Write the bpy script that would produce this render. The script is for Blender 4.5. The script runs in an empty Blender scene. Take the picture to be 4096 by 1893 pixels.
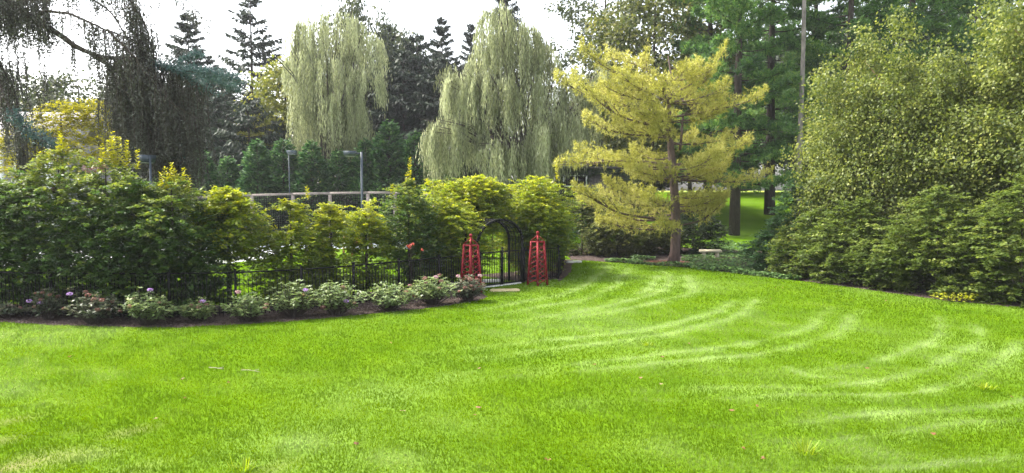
import bpy, math
import numpy as np

sc = bpy.context.scene
col = sc.collection

# ------------------------------------------------------------------ camera, light, exposure
FPX = 740.0                       # focal length in pixels of a 1024 px wide frame
CAMZ = 3.5
PITCH = math.atan(46.0 / FPX)
cam_d = bpy.data.cameras.new("camera")
cam_d.sensor_width = 36.0
cam_d.lens = 36.0 * FPX / 1024.0
cam_d.clip_end = 2000.0
cam = bpy.data.objects.new("camera", cam_d)
col.objects.link(cam)
cam.location = (0, 0, CAMZ)
cam.rotation_euler = (math.pi / 2 - PITCH, 0, 0)
sc.camera = cam

SUN_EL = math.radians(49)
SUN_AZ = math.radians(-66)        # measured from +Y towards +X
world = bpy.data.worlds.new("World")
sc.world = world
world.use_nodes = True
wn = world.node_tree
wn.nodes.clear()
w_out = wn.nodes.new("ShaderNodeOutputWorld")
w_bg = wn.nodes.new("ShaderNodeBackground")
w_sky = wn.nodes.new("ShaderNodeTexSky")
w_sky.sky_type = 'NISHITA'
w_sky.sun_disc = False
w_sky.sun_elevation = SUN_EL
w_sky.sun_rotation = SUN_AZ
w_sky.air_density = 1.0
w_sky.dust_density = 4.0
w_sky.ozone_density = 1.0
w_hsv = wn.nodes.new("ShaderNodeHueSaturation")      # thin bright cloud: the blue is washed out
w_hsv.inputs['Saturation'].default_value = 0.35
wn.links.new(w_sky.outputs[0], w_hsv.inputs['Color'])
wn.links.new(w_hsv.outputs[0], w_bg.inputs['Color'])
w_bg.inputs['Strength'].default_value = 0.15
wn.links.new(w_bg.outputs[0], w_out.inputs['Surface'])

sun_d = bpy.data.lights.new("sun", 'SUN')
sun_d.energy = 2.1
sun_d.angle = math.radians(5)
sun_d.color = (1.0, 0.95, 0.86)
sun = bpy.data.objects.new("sun", sun_d)
col.objects.link(sun)
sun.location = (-30, 40, 60)
sun.rotation_euler = (math.pi / 2 - SUN_EL, 0, math.pi - SUN_AZ)   # light comes from azimuth SUN_AZ

sc.view_settings.view_transform = 'Standard'
sc.view_settings.look = 'None'
sc.view_settings.exposure = 2.05
sc.view_settings.gamma = 1.0
sc.view_settings.use_curve_mapping = False
try:
    sc.cycles.use_denoising = True
    sc.cycles.max_bounces = 10
    sc.cycles.diffuse_bounces = 7
    sc.cycles.transmission_bounces = 8
    sc.cycles.transparent_max_bounces = 4
except Exception:
    pass

# ------------------------------------------------------------------ helpers
CP, SP = math.cos(PITCH), math.sin(PITCH)

def wp(px, py, Y):
    """World point seen at a pixel of the 1024x473 frame, at depth Y."""
    a, b = px - 512.0, 236.5 - py
    d = np.array([a, CP * FPX + SP * b, CP * b - SP * FPX])
    return np.array([0, 0, CAMZ]) + d * (Y / d[1])

def gp(px, py, z=0.0):
    a, b = px - 512.0, 236.5 - py
    d = np.array([a, CP * FPX + SP * b, CP * b - SP * FPX])
    return np.array([0, 0, CAMZ]) + d * ((z - CAMZ) / d[2])

def hgt(X, Y):
    """Height of the ground: flat lawn, a grassy rise beyond it on the right."""
    X = np.asarray(X, float); Y = np.asarray(Y, float)
    q = Y - 40.0
    rise = 0.08 * (np.sqrt(q * q + 9) + q) / 2
    rise = np.minimum(rise, 4.0)
    return rise / (1 + np.exp(-(X - 3.0) / 1.6)) - 0.05 / (1 + np.exp(-(X - 3.0) / 1.6))

_seed = [100]
def new_rng():
    _seed[0] += 1
    return np.random.default_rng(_seed[0])

def nz(a):
    return a / np.maximum(np.linalg.norm(a, axis=-1, keepdims=True), 1e-9)

def tag(o, label=None, cat=None, group=None, kind=None):
    if label: o['label'] = label
    if cat: o['category'] = cat
    if group: o['group'] = group
    if kind: o['kind'] = kind
    return o

def empty(name, loc, label, cat, group=None, rz=0.0):
    o = bpy.data.objects.new(name, None)
    col.objects.link(o)
    o.location = [float(v) for v in loc]
    o.rotation_euler = (0, 0, rz)
    o.empty_display_size = 0.2
    return tag(o, label, cat, group)

def link(name, me, mat=None, parent=None):
    o = bpy.data.objects.new(name, me)
    col.objects.link(o)
    if mat is not None and not me.materials:
        me.materials.append(mat)
    if parent is not None:
        o.parent = parent
    return o

def raw_mesh(name, verts, groups, tint=None, smooth=False):
    """groups: list of (m,k) index arrays; tint per face."""
    me = bpy.data.meshes.new(name)
    verts = np.asarray(verts, np.float32).reshape(-1, 3)
    me.vertices.add(len(verts))
    me.vertices.foreach_set("co", verts.ravel())
    groups = [np.asarray(g, np.int32) for g in groups if len(g)]
    li = np.concatenate([g.ravel() for g in groups])
    tot = np.concatenate([np.full(len(g), g.shape[1], np.int32) for g in groups])
    st = np.concatenate([[0], np.cumsum(tot)[:-1]]).astype(np.int32)
    me.loops.add(len(li))
    me.loops.foreach_set("vertex_index", li)
    me.polygons.add(len(tot))
    me.polygons.foreach_set("loop_start", st)
    me.polygons.foreach_set("loop_total", tot)
    if smooth:
        me.polygons.foreach_set("use_smooth", np.ones(len(tot), bool))
    me.update(calc_edges=True)
    if tint is not None:
        at = me.attributes.new("tint", 'FLOAT', 'FACE')
        at.data.foreach_set("value", np.asarray(tint, np.float32))
    return me

def poly_mesh(name, V, tint):
    n, k, _ = V.shape
    return raw_mesh(name, V.reshape(-1, 3), [np.arange(n * k).reshape(n, k)], np.clip(tint, 0, 1))

def basis(d):
    d = nz(np.asarray(d, float))
    ref = np.array([0, 0, 1.0]) if abs(d[2]) < 0.9 else np.array([0, 1.0, 0])
    a = nz(np.cross(ref, d)); b = np.cross(d, a)
    return a, b, d

class MB:
    """Collects simple shapes into one mesh."""
    def __init__(s):
        s.v = []; s.f = {3: [], 4: []}; s.n = 0
    def add(s, v, quads=(), tris=()):
        v = np.asarray(v, float).reshape(-1, 3)
        if len(quads): s.f[4].append(np.asarray(quads) + s.n)
        if len(tris): s.f[3].append(np.asarray(tris) + s.n)
        s.v.append(v); s.n += len(v)
        return s
    def hexa(s, c8):
        return s.add(c8, [[0, 3, 2, 1], [4, 5, 6, 7], [0, 1, 5, 4], [1, 2, 6, 5], [2, 3, 7, 6], [3, 0, 4, 7]])
    def box(s, c, size, rz=0.0):
        hx, hy, hz = np.asarray(size) / 2
        p = np.array([[-hx, -hy, -hz], [hx, -hy, -hz], [hx, hy, -hz], [-hx, hy, -hz],
                      [-hx, -hy, hz], [hx, -hy, hz], [hx, hy, hz], [-hx, hy, hz]])
        if rz:
            cr, sr = math.cos(rz), math.sin(rz)
            p = p @ np.array([[cr, sr, 0], [-sr, cr, 0], [0, 0, 1]])
        return s.hexa(p + np.asarray(c))
    def bar(s, p0, p1, w, h, up=None):
        p0 = np.asarray(p0, float); p1 = np.asarray(p1, float)
        a, b, d = basis(p1 - p0)
        if up is not None:
            b = np.asarray(up, float); b = nz(b - d * np.dot(b, d)); a = np.cross(b, d)
        q = [-a * w / 2 - b * h / 2, a * w / 2 - b * h / 2, a * w / 2 + b * h / 2, -a * w / 2 + b * h / 2]
        return s.hexa([p0 + x for x in q] + [p1 + x for x in q])
    def tube(s, pts, rad, sides=6, cap=True):
        pts = np.asarray(pts, float)
        rad = np.broadcast_to(np.asarray(rad, float), (len(pts),))
        tan = np.gradient(pts, axis=0)
        a, b, d = basis(tan[0])
        ang = np.arange(sides) * 2 * math.pi / sides
        rings = []
        for i in range(len(pts)):
            t = nz(tan[i]); a = nz(a - t * np.dot(a, t)); b = np.cross(t, a)
            rings.append(pts[i] + rad[i] * (np.cos(ang)[:, None] * a + np.sin(ang)[:, None] * b))
        v = np.concatenate(rings)
        q = []
        for i in range(len(pts) - 1):
            for j in range(sides):
                k = (j + 1) % sides
                q.append([i * sides + j, i * sides + k, (i + 1) * sides + k, (i + 1) * sides + j])
        tr = []
        if cap:
            v = np.concatenate([v, pts[-1:], pts[:1]])
            e = (len(pts) - 1) * sides
            for j in range(sides):
                tr.append([e + j, e + (j + 1) % sides, len(v) - 2])
                tr.append([(j + 1) % sides, j, len(v) - 1])
        return s.add(v, q, tr)
    def ball(s, c, r, seg=10, rings=6):
        th = np.linspace(0, math.pi, rings + 1)[1:-1]
        ph = np.arange(seg) * 2 * math.pi / seg
        r = np.broadcast_to(np.asarray(r, float), (3,))
        v = [[math.sin(t) * math.cos(p), math.sin(t) * math.sin(p), math.cos(t)] for t in th for p in ph]
        v = np.array(v + [[0, 0, 1], [0, 0, -1]]) * r + np.asarray(c)
        q, tr, m = [], [], rings - 1
        for i in range(m - 1):
            for j in range(seg):
                k = (j + 1) % seg
                q.append([i * seg + j, (i + 1) * seg + j, (i + 1) * seg + k, i * seg + k])
        for j in range(seg):
            k = (j + 1) % seg
            tr.append([m * seg, j, k]); tr.append([m * seg + 1, (m - 1) * seg + k, (m - 1) * seg + j])
        return s.add(v, q, tr)
    def mesh(s, name, smooth=False):
        g = [np.concatenate(s.f[k]) for k in (4, 3) if s.f[k]]
        return raw_mesh(name, np.concatenate(s.v), g, None, smooth)
    def build(s, name, mat, parent=None, smooth=False):
        return link(name, s.mesh(name, smooth), mat, parent)

def in_poly(P, poly):
    x, y = P[:, 0], P[:, 1]
    inside = np.zeros(len(P), bool)
    n = len(poly)
    for i in range(n):
        x0, y0 = poly[i][:2]; x1, y1 = poly[(i + 1) % n][:2]
        if y0 == y1: continue
        c = ((y0 > y) != (y1 > y)) & (x < (x1 - x0) * (y - y0) / (y1 - y0) + x0)
        inside ^= c
    return inside

# ------------------------------------------------------------------ materials
def new_mat(name):
    m = bpy.data.materials.new(name); m.use_nodes = True
    nt = m.node_tree
    return m, nt, nt.nodes, nt.links, nt.nodes["Principled BSDF"], nt.nodes["Material Output"]

def ramp(nd, stops):
    r = nd.new("ShaderNodeValToRGB")
    el = r.color_ramp.elements
    while len(el) < len(stops): el.new(0.5)
    for e, (p, c) in zip(el, stops):
        e.position = p; e.color = (*c, 1)
    return r

def leaf_mat(name, dark, mid, light, trans=0.4, rough=0.45, spec=0.3, tsat=1.1, tval=1.5, hue=0.49):
    m, nt, nd, lk, bs, out = new_mat(name)
    at = nd.new("ShaderNodeAttribute"); at.attribute_name = "tint"
    r = ramp(nd, [(0.0, dark), (0.55, mid), (1.0, light)])
    lk.new(at.outputs['Fac'], r.inputs['Fac'])
    lk.new(r.outputs[0], bs.inputs['Base Color'])
    bs.inputs['Roughness'].default_value = rough
    bs.inputs['Specular IOR Level'].default_value = spec
    hs = nd.new("ShaderNodeHueSaturation")
    hs.inputs['Hue'].default_value = hue
    hs.inputs['Saturation'].default_value = tsat; hs.inputs['Value'].default_value = tval
    lk.new(r.outputs[0], hs.inputs['Color'])
    tr = nd.new("ShaderNodeBsdfTranslucent")
    lk.new(hs.outputs[0], tr.inputs['Color'])
    mx = nd.new("ShaderNodeMixShader"); mx.inputs[0].default_value = trans
    lk.new(bs.outputs[0], mx.inputs[1]); lk.new(tr.outputs[0], mx.inputs[2])
    lk.new(mx.outputs[0], out.inputs['Surface'])
    return m

def plain_mat(name, c1, c2=None, scale=6.0, rough=0.7, spec=0.3, bump=0.0, metal=0.0, stretch=(1, 1, 1), detail=6):
    m, nt, nd, lk, bs, out = new_mat(name)
    tc = nd.new("ShaderNodeTexCoord"); mp = nd.new("ShaderNodeMapping")
    mp.inputs['Scale'].default_value = stretch
    lk.new(tc.outputs['Object'], mp.inputs['Vector'])
    nz_ = nd.new("ShaderNodeTexNoise"); nz_.inputs['Scale'].default_value = scale
    nz_.inputs['Detail'].default_value = detail
    lk.new(mp.outputs[0], nz_.inputs['Vector'])
    r = ramp(nd, [(0.3, c1), (0.7, c2 or tuple(v * 1.25 for v in c1))])
    lk.new(nz_.outputs['Fac'], r.inputs['Fac'])
    lk.new(r.outputs[0], bs.inputs['Base Color'])
    bs.inputs['Roughness'].default_value = rough
    bs.inputs['Specular IOR Level'].default_value = spec
    bs.inputs['Metallic'].default_value = metal
    if bump:
        b = nd.new("ShaderNodeBump"); b.inputs['Strength'].default_value = bump; b.inputs['Distance'].default_value = 0.03
        lk.new(nz_.outputs['Fac'], b.inputs['Height']); lk.new(b.outputs[0], bs.inputs['Normal'])
    return m

M = {}
M['hornbeam'] = leaf_mat('hornbeam_leaf', (.03, .065, .02), (.07, .13, .028), (.18, .22, .04), .42)
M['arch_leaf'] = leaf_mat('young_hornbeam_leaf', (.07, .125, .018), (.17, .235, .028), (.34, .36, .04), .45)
M['shoot'] = leaf_mat('shoot_and_lit_leaf', (.20, .22, .02), (.32, .32, .03), (.42, .40, .05), .5)  # fresh hedge shoots; also paints sunlit yellow onto two shrubs by the arch
M['birch'] = leaf_mat('birch_leaf', (.06, .09, .022), (.155, .19, .04), (.33, .345, .105), .42, .5, .25)
M['hedge'] = leaf_mat('hedge_leaf', (.055, .09, .02), (.13, .178, .036), (.28, .31, .085), .42, .5, .25)
M['beech'] = leaf_mat('beech_leaf', (.04, .06, .018), (.11, .13, .035), (.25, .24, .07), .36, .5, .3)
M['bluegreen'] = leaf_mat('viburnum_leaf', (.03, .07, .03), (.07, .14, .05), (.15, .22, .07), .34, .5, .25)
M['willow'] = leaf_mat('willow_leaf', (.12, .135, .062), (.28, .31, .165), (.50, .53, .325), .42, .5, .35)
M['spruce'] = leaf_mat('spruce_needle', (.014, .023, .015), (.03, .047, .028), (.07, .092, .05), .16, .6, .2)
M['cedar'] = leaf_mat('shaded_cedar_needle', (.042, .043, .034), (.09, .092, .073), (.17, .18, .155), .15, .6, .2, hue=.5)  # cedar needles with their shade put into the colour
M['cedar_lit'] = leaf_mat('lit_cedar_bough', (.03, .06, .055), (.07, .12, .115), (.14, .20, .19), .2, .6, .2, hue=.5)  # same cedar needles as where light falls, painted blue
M['arbor'] = leaf_mat('arborvitae_spray', (.018, .055, .02), (.06, .14, .04), (.17, .28, .09), .3, .55, .25)
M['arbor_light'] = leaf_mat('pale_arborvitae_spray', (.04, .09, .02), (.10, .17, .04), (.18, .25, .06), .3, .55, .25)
M['ypine'] = leaf_mat('yellow_pine_needle', (.20, .21, .035), (.39, .39, .09), (.57, .55, .20), .42, .5, .3)
M['gpine'] = leaf_mat('green_pine_needle', (.026, .07, .024), (.10, .205, .05), (.23, .34, .085), .38, .5, .3)
M['gold'] = leaf_mat('golden_cypress_spray', (.11, .112, .004), (.27, .262, .006), (.42, .40, .015), .45, .6, .1)
M['oak'] = leaf_mat('oak_leaf', (.02, .03, .012), (.05, .07, .025), (.13, .14, .05), .3, .45, .4)
M['wood_leaf'] = leaf_mat('dark_wood_leaf', (.012, .022, .01), (.03, .048, .018), (.07, .09, .03), .25)
M['limegreen'] = leaf_mat('maple_leaf', (.08, .11, .02), (.17, .19, .04), (.28, .27, .06), .42)
M['hydr'] = leaf_mat('hydrangea_leaf', (.09, .14, .05), (.18, .25, .085), (.32, .37, .14), .3, .45, .4)
M['hydr_dark'] = leaf_mat('hydrangea_dark_leaf', (.045, .07, .04), (.10, .125, .065), (.21, .19, .12), .25, .45, .4)
M['head_pink'] = leaf_mat('faded_flower_head', (.16, .07, .06), (.27, .13, .10), (.38, .22, .18), .2)
M['head_violet'] = leaf_mat('violet_flower_head', (.20, .10, .32), (.36, .20, .48), (.62, .45, .68), .25, hue=.5)
M['head_rose'] = leaf_mat('rose_flower_head', (.36, .18, .2), (.5, .32, .34), (.66, .5, .53), .25, hue=.5)
M['head_coral'] = leaf_mat('coral_flower', (.4, .06, .05), (.6, .13, .10), (.7, .3, .2), .25, hue=.5)
M['cover'] = leaf_mat('ground_cover_leaf', (.035, .08, .03), (.10, .18, .055), (.2, .28, .1), .3)
M['longgrass'] = leaf_mat('long_grass_blade', (.12, .2, .01), (.2, .29, .015), (.34, .38, .05), .45)
M['yellowplant'] = leaf_mat('yellow_green_leaf', (.2, .22, .02), (.32, .34, .03), (.45, .44, .06), .4)
M['grass'] = leaf_mat('grass_blade', (.055, .11, .005), (.098, .168, .006), (.25, .315, .125), .48, 1.0, .0, hue=.495, tval=1.3)
M['dead'] = leaf_mat('fallen_leaf', (.13, .05, .025), (.22, .10, .045), (.34, .24, .15), .2, hue=.5)
M['bark'] = plain_mat('dark_bark', (.035, .028, .024), (.075, .06, .05), 14, .9, .15, .6, stretch=(1, 1, .25))
M['pinebark'] = plain_mat('pine_bark', (.07, .05, .045), (.15, .105, .09), 11, .9, .15, .8, stretch=(1, 1, .3))
M['greybark'] = plain_mat('grey_bark', (.13, .115, .105), (.27, .24, .22), 5, .85, .2, .5, stretch=(1, 1, .5))
M['birchbark'] = plain_mat('salmon_birch_bark', (.22, .10, .075), (.42, .25, .19), 9, .8, .2, .5, stretch=(1, 1, .6))
M['black'] = plain_mat('black_powder_coat', (.003, .003, .0035), (.006, .006, .0065), 20, .6, .15)
M['red'] = plain_mat('red_stained_wood', (.16, .010, .014), (.28, .022, .03), 9, .65, .2, .2, stretch=(1, 1, .3))
M['timber'] = plain_mat('weathered_timber', (.20, .165, .15), (.34, .29, .26), 7, .85, .2, .3)
M['lamp'] = plain_mat('blue_grey_paint', (.045, .06, .08), (.07, .09, .11), 5, .5, .4)
M['lens'] = plain_mat('pale_lamp_lens', (.5, .55, .6), (.6, .64, .68), 5, .3, .5)
M['stone'] = plain_mat('pale_stone', (.40, .35, .25), (.56, .50, .38), 9, .85, .25, .4)
M['whitestone'] = plain_mat('white_flagstone', (.55, .54, .50), (.72, .71, .68), 5, .8, .3, .3)
M['tanstone'] = plain_mat('tan_flagstone', (.30, .25, .13), (.46, .39, .22), 6, .85, .2, .5)
M['concrete'] = plain_mat('pale_concrete', (.36, .36, .37), (.48, .48, .49), 1.2, .8, .3)
M['court'] = plain_mat('blue_grey_court', (.26, .30, .33), (.36, .40, .43), 1.2, .8, .3)
M['redpaint'] = plain_mat('red_paint', (.42, .035, .03), (.55, .06, .05), 6, .5, .4)
M['slate'] = plain_mat('grey_roof', (.20, .19, .20), (.30, .29, .30), 4, .8, .2)
M['render'] = plain_mat('pale_house_wall', (.20, .195, .21), (.27, .265, .28), 3, .8, .2)
M['white'] = plain_mat('white_paint', (.72, .72, .72), (.8, .8, .8), 4, .5, .4)
M['oldstone'] = plain_mat('old_grey_stone', (.05, .045, .045), (.13, .12, .115), 9, .9, .15, .8)
M['glass'] = plain_mat('dark_window_glass', (.015, .012, .014), (.03, .025, .026), 2, .15, .5)
M['twig'] = plain_mat('pale_dry_twig', (.26, .24, .17), (.36, .34, .26), 30, .8, .2)

# mulch
def mulch_mat(name, a, b, c):
    m, nt, nd, lk, bs, out = new_mat(name)
    tc = nd.new("ShaderNodeTexCoord")
    v = nd.new("ShaderNodeTexVoronoi"); v.inputs['Scale'].default_value = 16
    n = nd.new("ShaderNodeTexNoise"); n.inputs['Scale'].default_value = 3; n.inputs['Detail'].default_value = 8
    lk.new(tc.outputs['Object'], v.inputs['Vector']); lk.new(tc.outputs['Object'], n.inputs['Vector'])
    mix = nd.new("ShaderNodeMix"); mix.inputs[0].default_value = .5
    lk.new(v.outputs['Distance'], mix.inputs[2]); lk.new(n.outputs['Fac'], mix.inputs[3])
    r = ramp(nd, [(.2, a), (.45, b), (.75, c)])
    lk.new(mix.outputs[0], r.inputs[0]); lk.new(r.outputs[0], bs.inputs['Base Color'])
    bs.inputs['Roughness'].default_value = .95; bs.inputs['Specular IOR Level'].default_value = .1
    bp = nd.new("ShaderNodeBump"); bp.inputs['Strength'].default_value = .9; bp.inputs['Distance'].default_value = .05
    lk.new(v.outputs['Distance'], bp.inputs['Height']); lk.new(bp.outputs[0], bs.inputs['Normal'])
    return m
M['mulch'] = mulch_mat('bark_mulch', (.025, .018, .016), (.06, .043, .037), (.12, .09, .08))
M['redmulch'] = mulch_mat('red_bark_mulch', (.08, .035, .025), (.16, .07, .05), (.24, .12, .09))
M['chip'] = leaf_mat('bark_chip', (.03, .022, .02), (.08, .058, .05), (.2, .16, .14), .0, .9, .1)

def lawn_mat():
    m, nt, nd, lk, bs, out = new_mat('lawn_turf')
    tc = nd.new("ShaderNodeTexCoord")
    at = nd.new("ShaderNodeAttribute"); at.attribute_name = "pale"
    ab = nd.new("ShaderNodeAttribute"); ab.attribute_name = "bare"
    n1 = nd.new("ShaderNodeTexNoise"); n1.inputs['Scale'].default_value = .55; n1.inputs['Detail'].default_value = 5
    n2 = nd.new("ShaderNodeTexNoise"); n2.inputs['Scale'].default_value = 22; n2.inputs['Detail'].default_value = 6
    for n in (n1, n2): lk.new(tc.outputs['Object'], n.inputs['Vector'])
    r = ramp(nd, [(.3, (.058, .12, .005)), (.55, (.085, .158, .006)), (.75, (.112, .18, .007))])
    ad = nd.new("ShaderNodeMix"); ad.inputs[0].default_value = .45
    lk.new(n1.outputs['Fac'], ad.inputs[2]); lk.new(n2.outputs['Fac'], ad.inputs[3])
    lk.new(ad.outputs[0], r.inputs[0])
    m1 = nd.new("ShaderNodeMix"); m1.data_type = 'RGBA'
    m1.inputs[7].default_value = (.19, .28, .07, 1)
    lk.new(at.outputs['Fac'], m1.inputs[0]); lk.new(r.outputs[0], m1.inputs[6])
    m2 = nd.new("ShaderNodeMix"); m2.data_type = 'RGBA'
    m2.inputs[7].default_value = (.21, .165, .095, 1)
    lk.new(ab.outputs['Fac'], m2.inputs[0]); lk.new(m1.outputs[2], m2.inputs[6])
    lk.new(m2.outputs[2], bs.inputs['Base Color'])
    bs.inputs['Roughness'].default_value = 1; bs.inputs['Specular IOR Level'].default_value = 0
    bp = nd.new("ShaderNodeBump"); bp.inputs['Strength'].default_value = .7; bp.inputs['Distance'].default_value = .05
    lk.new(n2.outputs['Fac'], bp.inputs['Height']); lk.new(bp.outputs[0], bs.inputs['Normal'])
    return m
M['lawn'] = lawn_mat()
M['ground'] = plain_mat('rough_grass', (.10, .15, .012), (.24, .29, .02), .25, .95, .1, .3, detail=9)

# ------------------------------------------------------------------ the ground
def grid_sheet(name, x0, x1, y0, y1, nx, ny, mat, dz=0.0, hole=None):
    xs = np.linspace(x0, x1, nx); ys = np.linspace(y0, y1, ny)
    Xg, Yg = np.meshgrid(xs, ys)
    V = np.stack([Xg.ravel(), Yg.ravel(), (hgt(Xg, Yg) + dz).ravel()], 1)
    i = np.arange(nx * ny).reshape(ny, nx)
    q = np.stack([i[:-1, :-1], i[:-1, 1:], i[1:, 1:], i[1:, :-1]], -1).reshape(-1, 4)
    me = raw_mesh(name, V, [q], None, True)
    return link(name, me, mat), V

g, _ = grid_sheet('ground', -420, 420, -60, 900, 61, 69, M['ground'], -0.7)
tag(g, kind='structure')

STREAKS = [[(512 + x / 3.0625, 260 + y / 3.0625) for x, y in q] for q in [   # mower tracks
    [(290, 10), (280, 40), (240, 70), (150, 105), (0, 140), (-160, 160)],
    [(345, 20), (345, 50), (320, 80), (220, 120), (60, 150), (-100, 175)],
    [(440, 42), (435, 75), (400, 100), (280, 130)],
    [(445, 25), (492, 62), (450, 98), (350, 125), (200, 160), (0, 185), (-300, 205)],
    [(520, 40), (562, 70), (540, 100), (420, 135), (280, 162), (60, 190)],
    [(690, 118), (640, 150), (520, 185), (380, 212), (200, 237), (0, 262), (-350, 290)],
    [(755, 105), (735, 145), (640, 185), (520, 212), (380, 237), (200, 265), (0, 292), (-400, 318)],
    [(985, 135), (965, 175), (900, 210), (780, 240), (620, 268), (480, 287), (250, 312), (0, 338), (-350, 362)],
    [(1072, 140), (1060, 180), (1000, 220), (880, 254), (740, 286), (600, 303), (420, 318), (200, 338), (-200, 372), (-600, 388)],
    [(1300, 162), (1322, 212), (1270, 255), (1150, 300), (1000, 325), (820, 335)],
    [(1412, 182), (1447, 235), (1400, 277), (1300, 325), (1100, 370), (900, 386), (700, 380), (520, 390), (200, 405)],
    [(1560, 230), (1530, 290), (1440, 350), (1250, 400), (1100, 409), (900, 402), (650, 416), (450, 421), (100, 440)],
    [(838, 318), (920, 350), (1040, 352)],
    [(1640, 415), (1400, 450), (1150, 460), (980, 475), (800, 500), (500, 510)],
    [(1640, 475), (1350, 490), (1180, 525), (1000, 552), (700, 560)],
    [(1640, 590), (1400, 610), (1250, 637), (1000, 645)],
]]
SPOTS = [(60, 985, .8, .9), (110, 1020, .6, .8), (980, 985, 1.0, .6), (750, 1112, .7, .8), (1650, 1115, .7, .7), (1010, 1165, .6, .7),
         (230, 1145, .6, .9), (340, 1165, .5, .7), (1240, 850, 1.2, .45), (1560, 700, 1.6, .4), (300, 840, 1.6, .3), (1900, 1150, .9, .45),
         (1180, 1060, .9, .35), (2060, 940, 1.2, .45), (700, 960, 1.0, .3), (2250, 1130, .8, .4)]
BARE = [(60, 1168, .30, .85), (12, 1105, .22, .7), (205, 1098, .2, .5), (200, 1140, .28, .45), (110, 1150, .3, .5), (375, 1165, .22, .45), (330, 1085, .2, .4), (25, 1060, .22, .4), (720, 1180, .2, .3)]

def wave_noise(P, rng, freq, n=7):
    out = np.zeros(len(P))
    for _ in range(n):
        k = rng.normal(size=P.shape[1]) * freq
        out += np.sin(P @ k + rng.uniform(0, 6.28))
    return out / math.sqrt(n / 2.0)

_samp = []
for s in STREAKS:
    w = np.array([gp(x, y)[:2] for x, y in s])
    t = np.linspace(0, len(w) - 1, 90)
    i = np.arange(len(w))
    # smooth the polyline a little
    xs, ys = np.interp(t, i, w[:, 0]), np.interp(t, i, w[:, 1])
    k = np.ones(11) / 11
    xs = np.convolve(np.pad(xs, 5, 'edge'), k, 'valid'); ys = np.convolve(np.pad(ys, 5, 'edge'), k, 'valid')
    e = np.minimum(np.linspace(0, 1, 90) * 16 + .15, 1) * np.minimum(np.linspace(1, 0, 90) * 1.5 + .25, 1)
    _samp.append(np.stack([xs, ys, e], 1))

def lawn_fields(P):
    """pale and bare amounts at ground points (n,2): mowing marks, dry patches."""
    r = np.random.default_rng(5)
    wob = np.stack([wave_noise(P, r, .9), wave_noise(P, r, .9)], 1) * .06 + np.stack([wave_noise(P, r, 5.), wave_noise(P, r, 5.)], 1) * .03
    Q = (P + wob).astype(np.float32)
    pale = np.zeros(len(P))
    patch = np.clip(.85 + .22 * wave_noise(P, r, 1.3), .35, 1.2)
    for s in _samp:
        lo, hi = s[:, :2].min(0) - 1.2, s[:, :2].max(0) + 1.2
        m = np.where((Q[:, 0] > lo[0]) & (Q[:, 0] < hi[0]) & (Q[:, 1] > lo[1]) & (Q[:, 1] < hi[1]))[0]
        for c in np.array_split(m, max(1, len(m) // 40000)):
            if not len(c): continue
            d = np.hypot(Q[c, 0:1] - s[None, :, 0].astype(np.float32), Q[c, 1:2] - s[None, :, 1].astype(np.float32))
            j = d.argmin(1); dm = d[np.arange(len(c)), j]
            wd = .065 + .0038 * Q[c, 1]
            v = (.8 * np.exp(-(dm / wd) ** 2) + .14 * np.exp(-(dm / (wd * 2.6)) ** 2)) * s[j, 2]
            pale[c] = np.maximum(pale[c], v * 1.0)
    pale *= patch
    for x, y, rad, a in SPOTS:
        c = gp(x / 2.5156, y / 2.5156)
        pale = np.maximum(pale, a * .5 * np.exp(-((Q[:, 0] - c[0]) ** 2 / 2 + (Q[:, 1] - c[1]) ** 2) / (rad * rad * .5)) * patch)
    bare = np.zeros(len(P))
    for x, y, rad, a in BARE:
        c = gp(x / 2.5156, y / 2.5156)
        bare = np.maximum(bare, a * np.exp(-((Q[:, 0] - c[0]) ** 2 / 1.6 + (Q[:, 1] - c[1]) ** 2) / (rad * rad * .6)))
    pale += .10 * np.clip(wave_noise(P, r, .5) + .2, 0, 2)
    return np.clip(pale, 0, 1), np.clip(bare, 0, 1)

lawn, LV = grid_sheet('lawn', -34, 56, 1.0, 82, 216, 170, M['lawn'], 0.0)
tag(lawn, kind='structure')
pale, bare = lawn_fields(LV[:, :2])
for nm, arr in (('pale', pale), ('bare', bare)):
    a = lawn.data.attributes.new(nm, 'FLOAT', 'POINT'); a.data.foreach_set('value', arr.astype(np.float32))

# fence line (used by the beds, hedges and the fence itself)
FENCE = np.array([(-18.0, 21.3), (-16.2, 20.8), (-14.4, 20.45), (-12.7, 20.25), (-11.0, 20.15), (-9.4, 20.15), (-7.67, 20.4),
                  (-6.07, 21.2), (-4.8, 22.3), (-3.62, 23.55), (-2.46, 24.9), (-1.2, 26.4)])
GATE_L, GATE_R = np.array((-1.2, 26.4)), np.array((.45, 28.0))
FENCE_R = np.array([(.45, 28.0), (1.84, 29.3)])
FENCE_B = np.array([(1.84, 29.3), (2.06, 31.0), (2.26, 32.9), (2.42, 34.9), (2.62, 37.0)])

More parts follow.
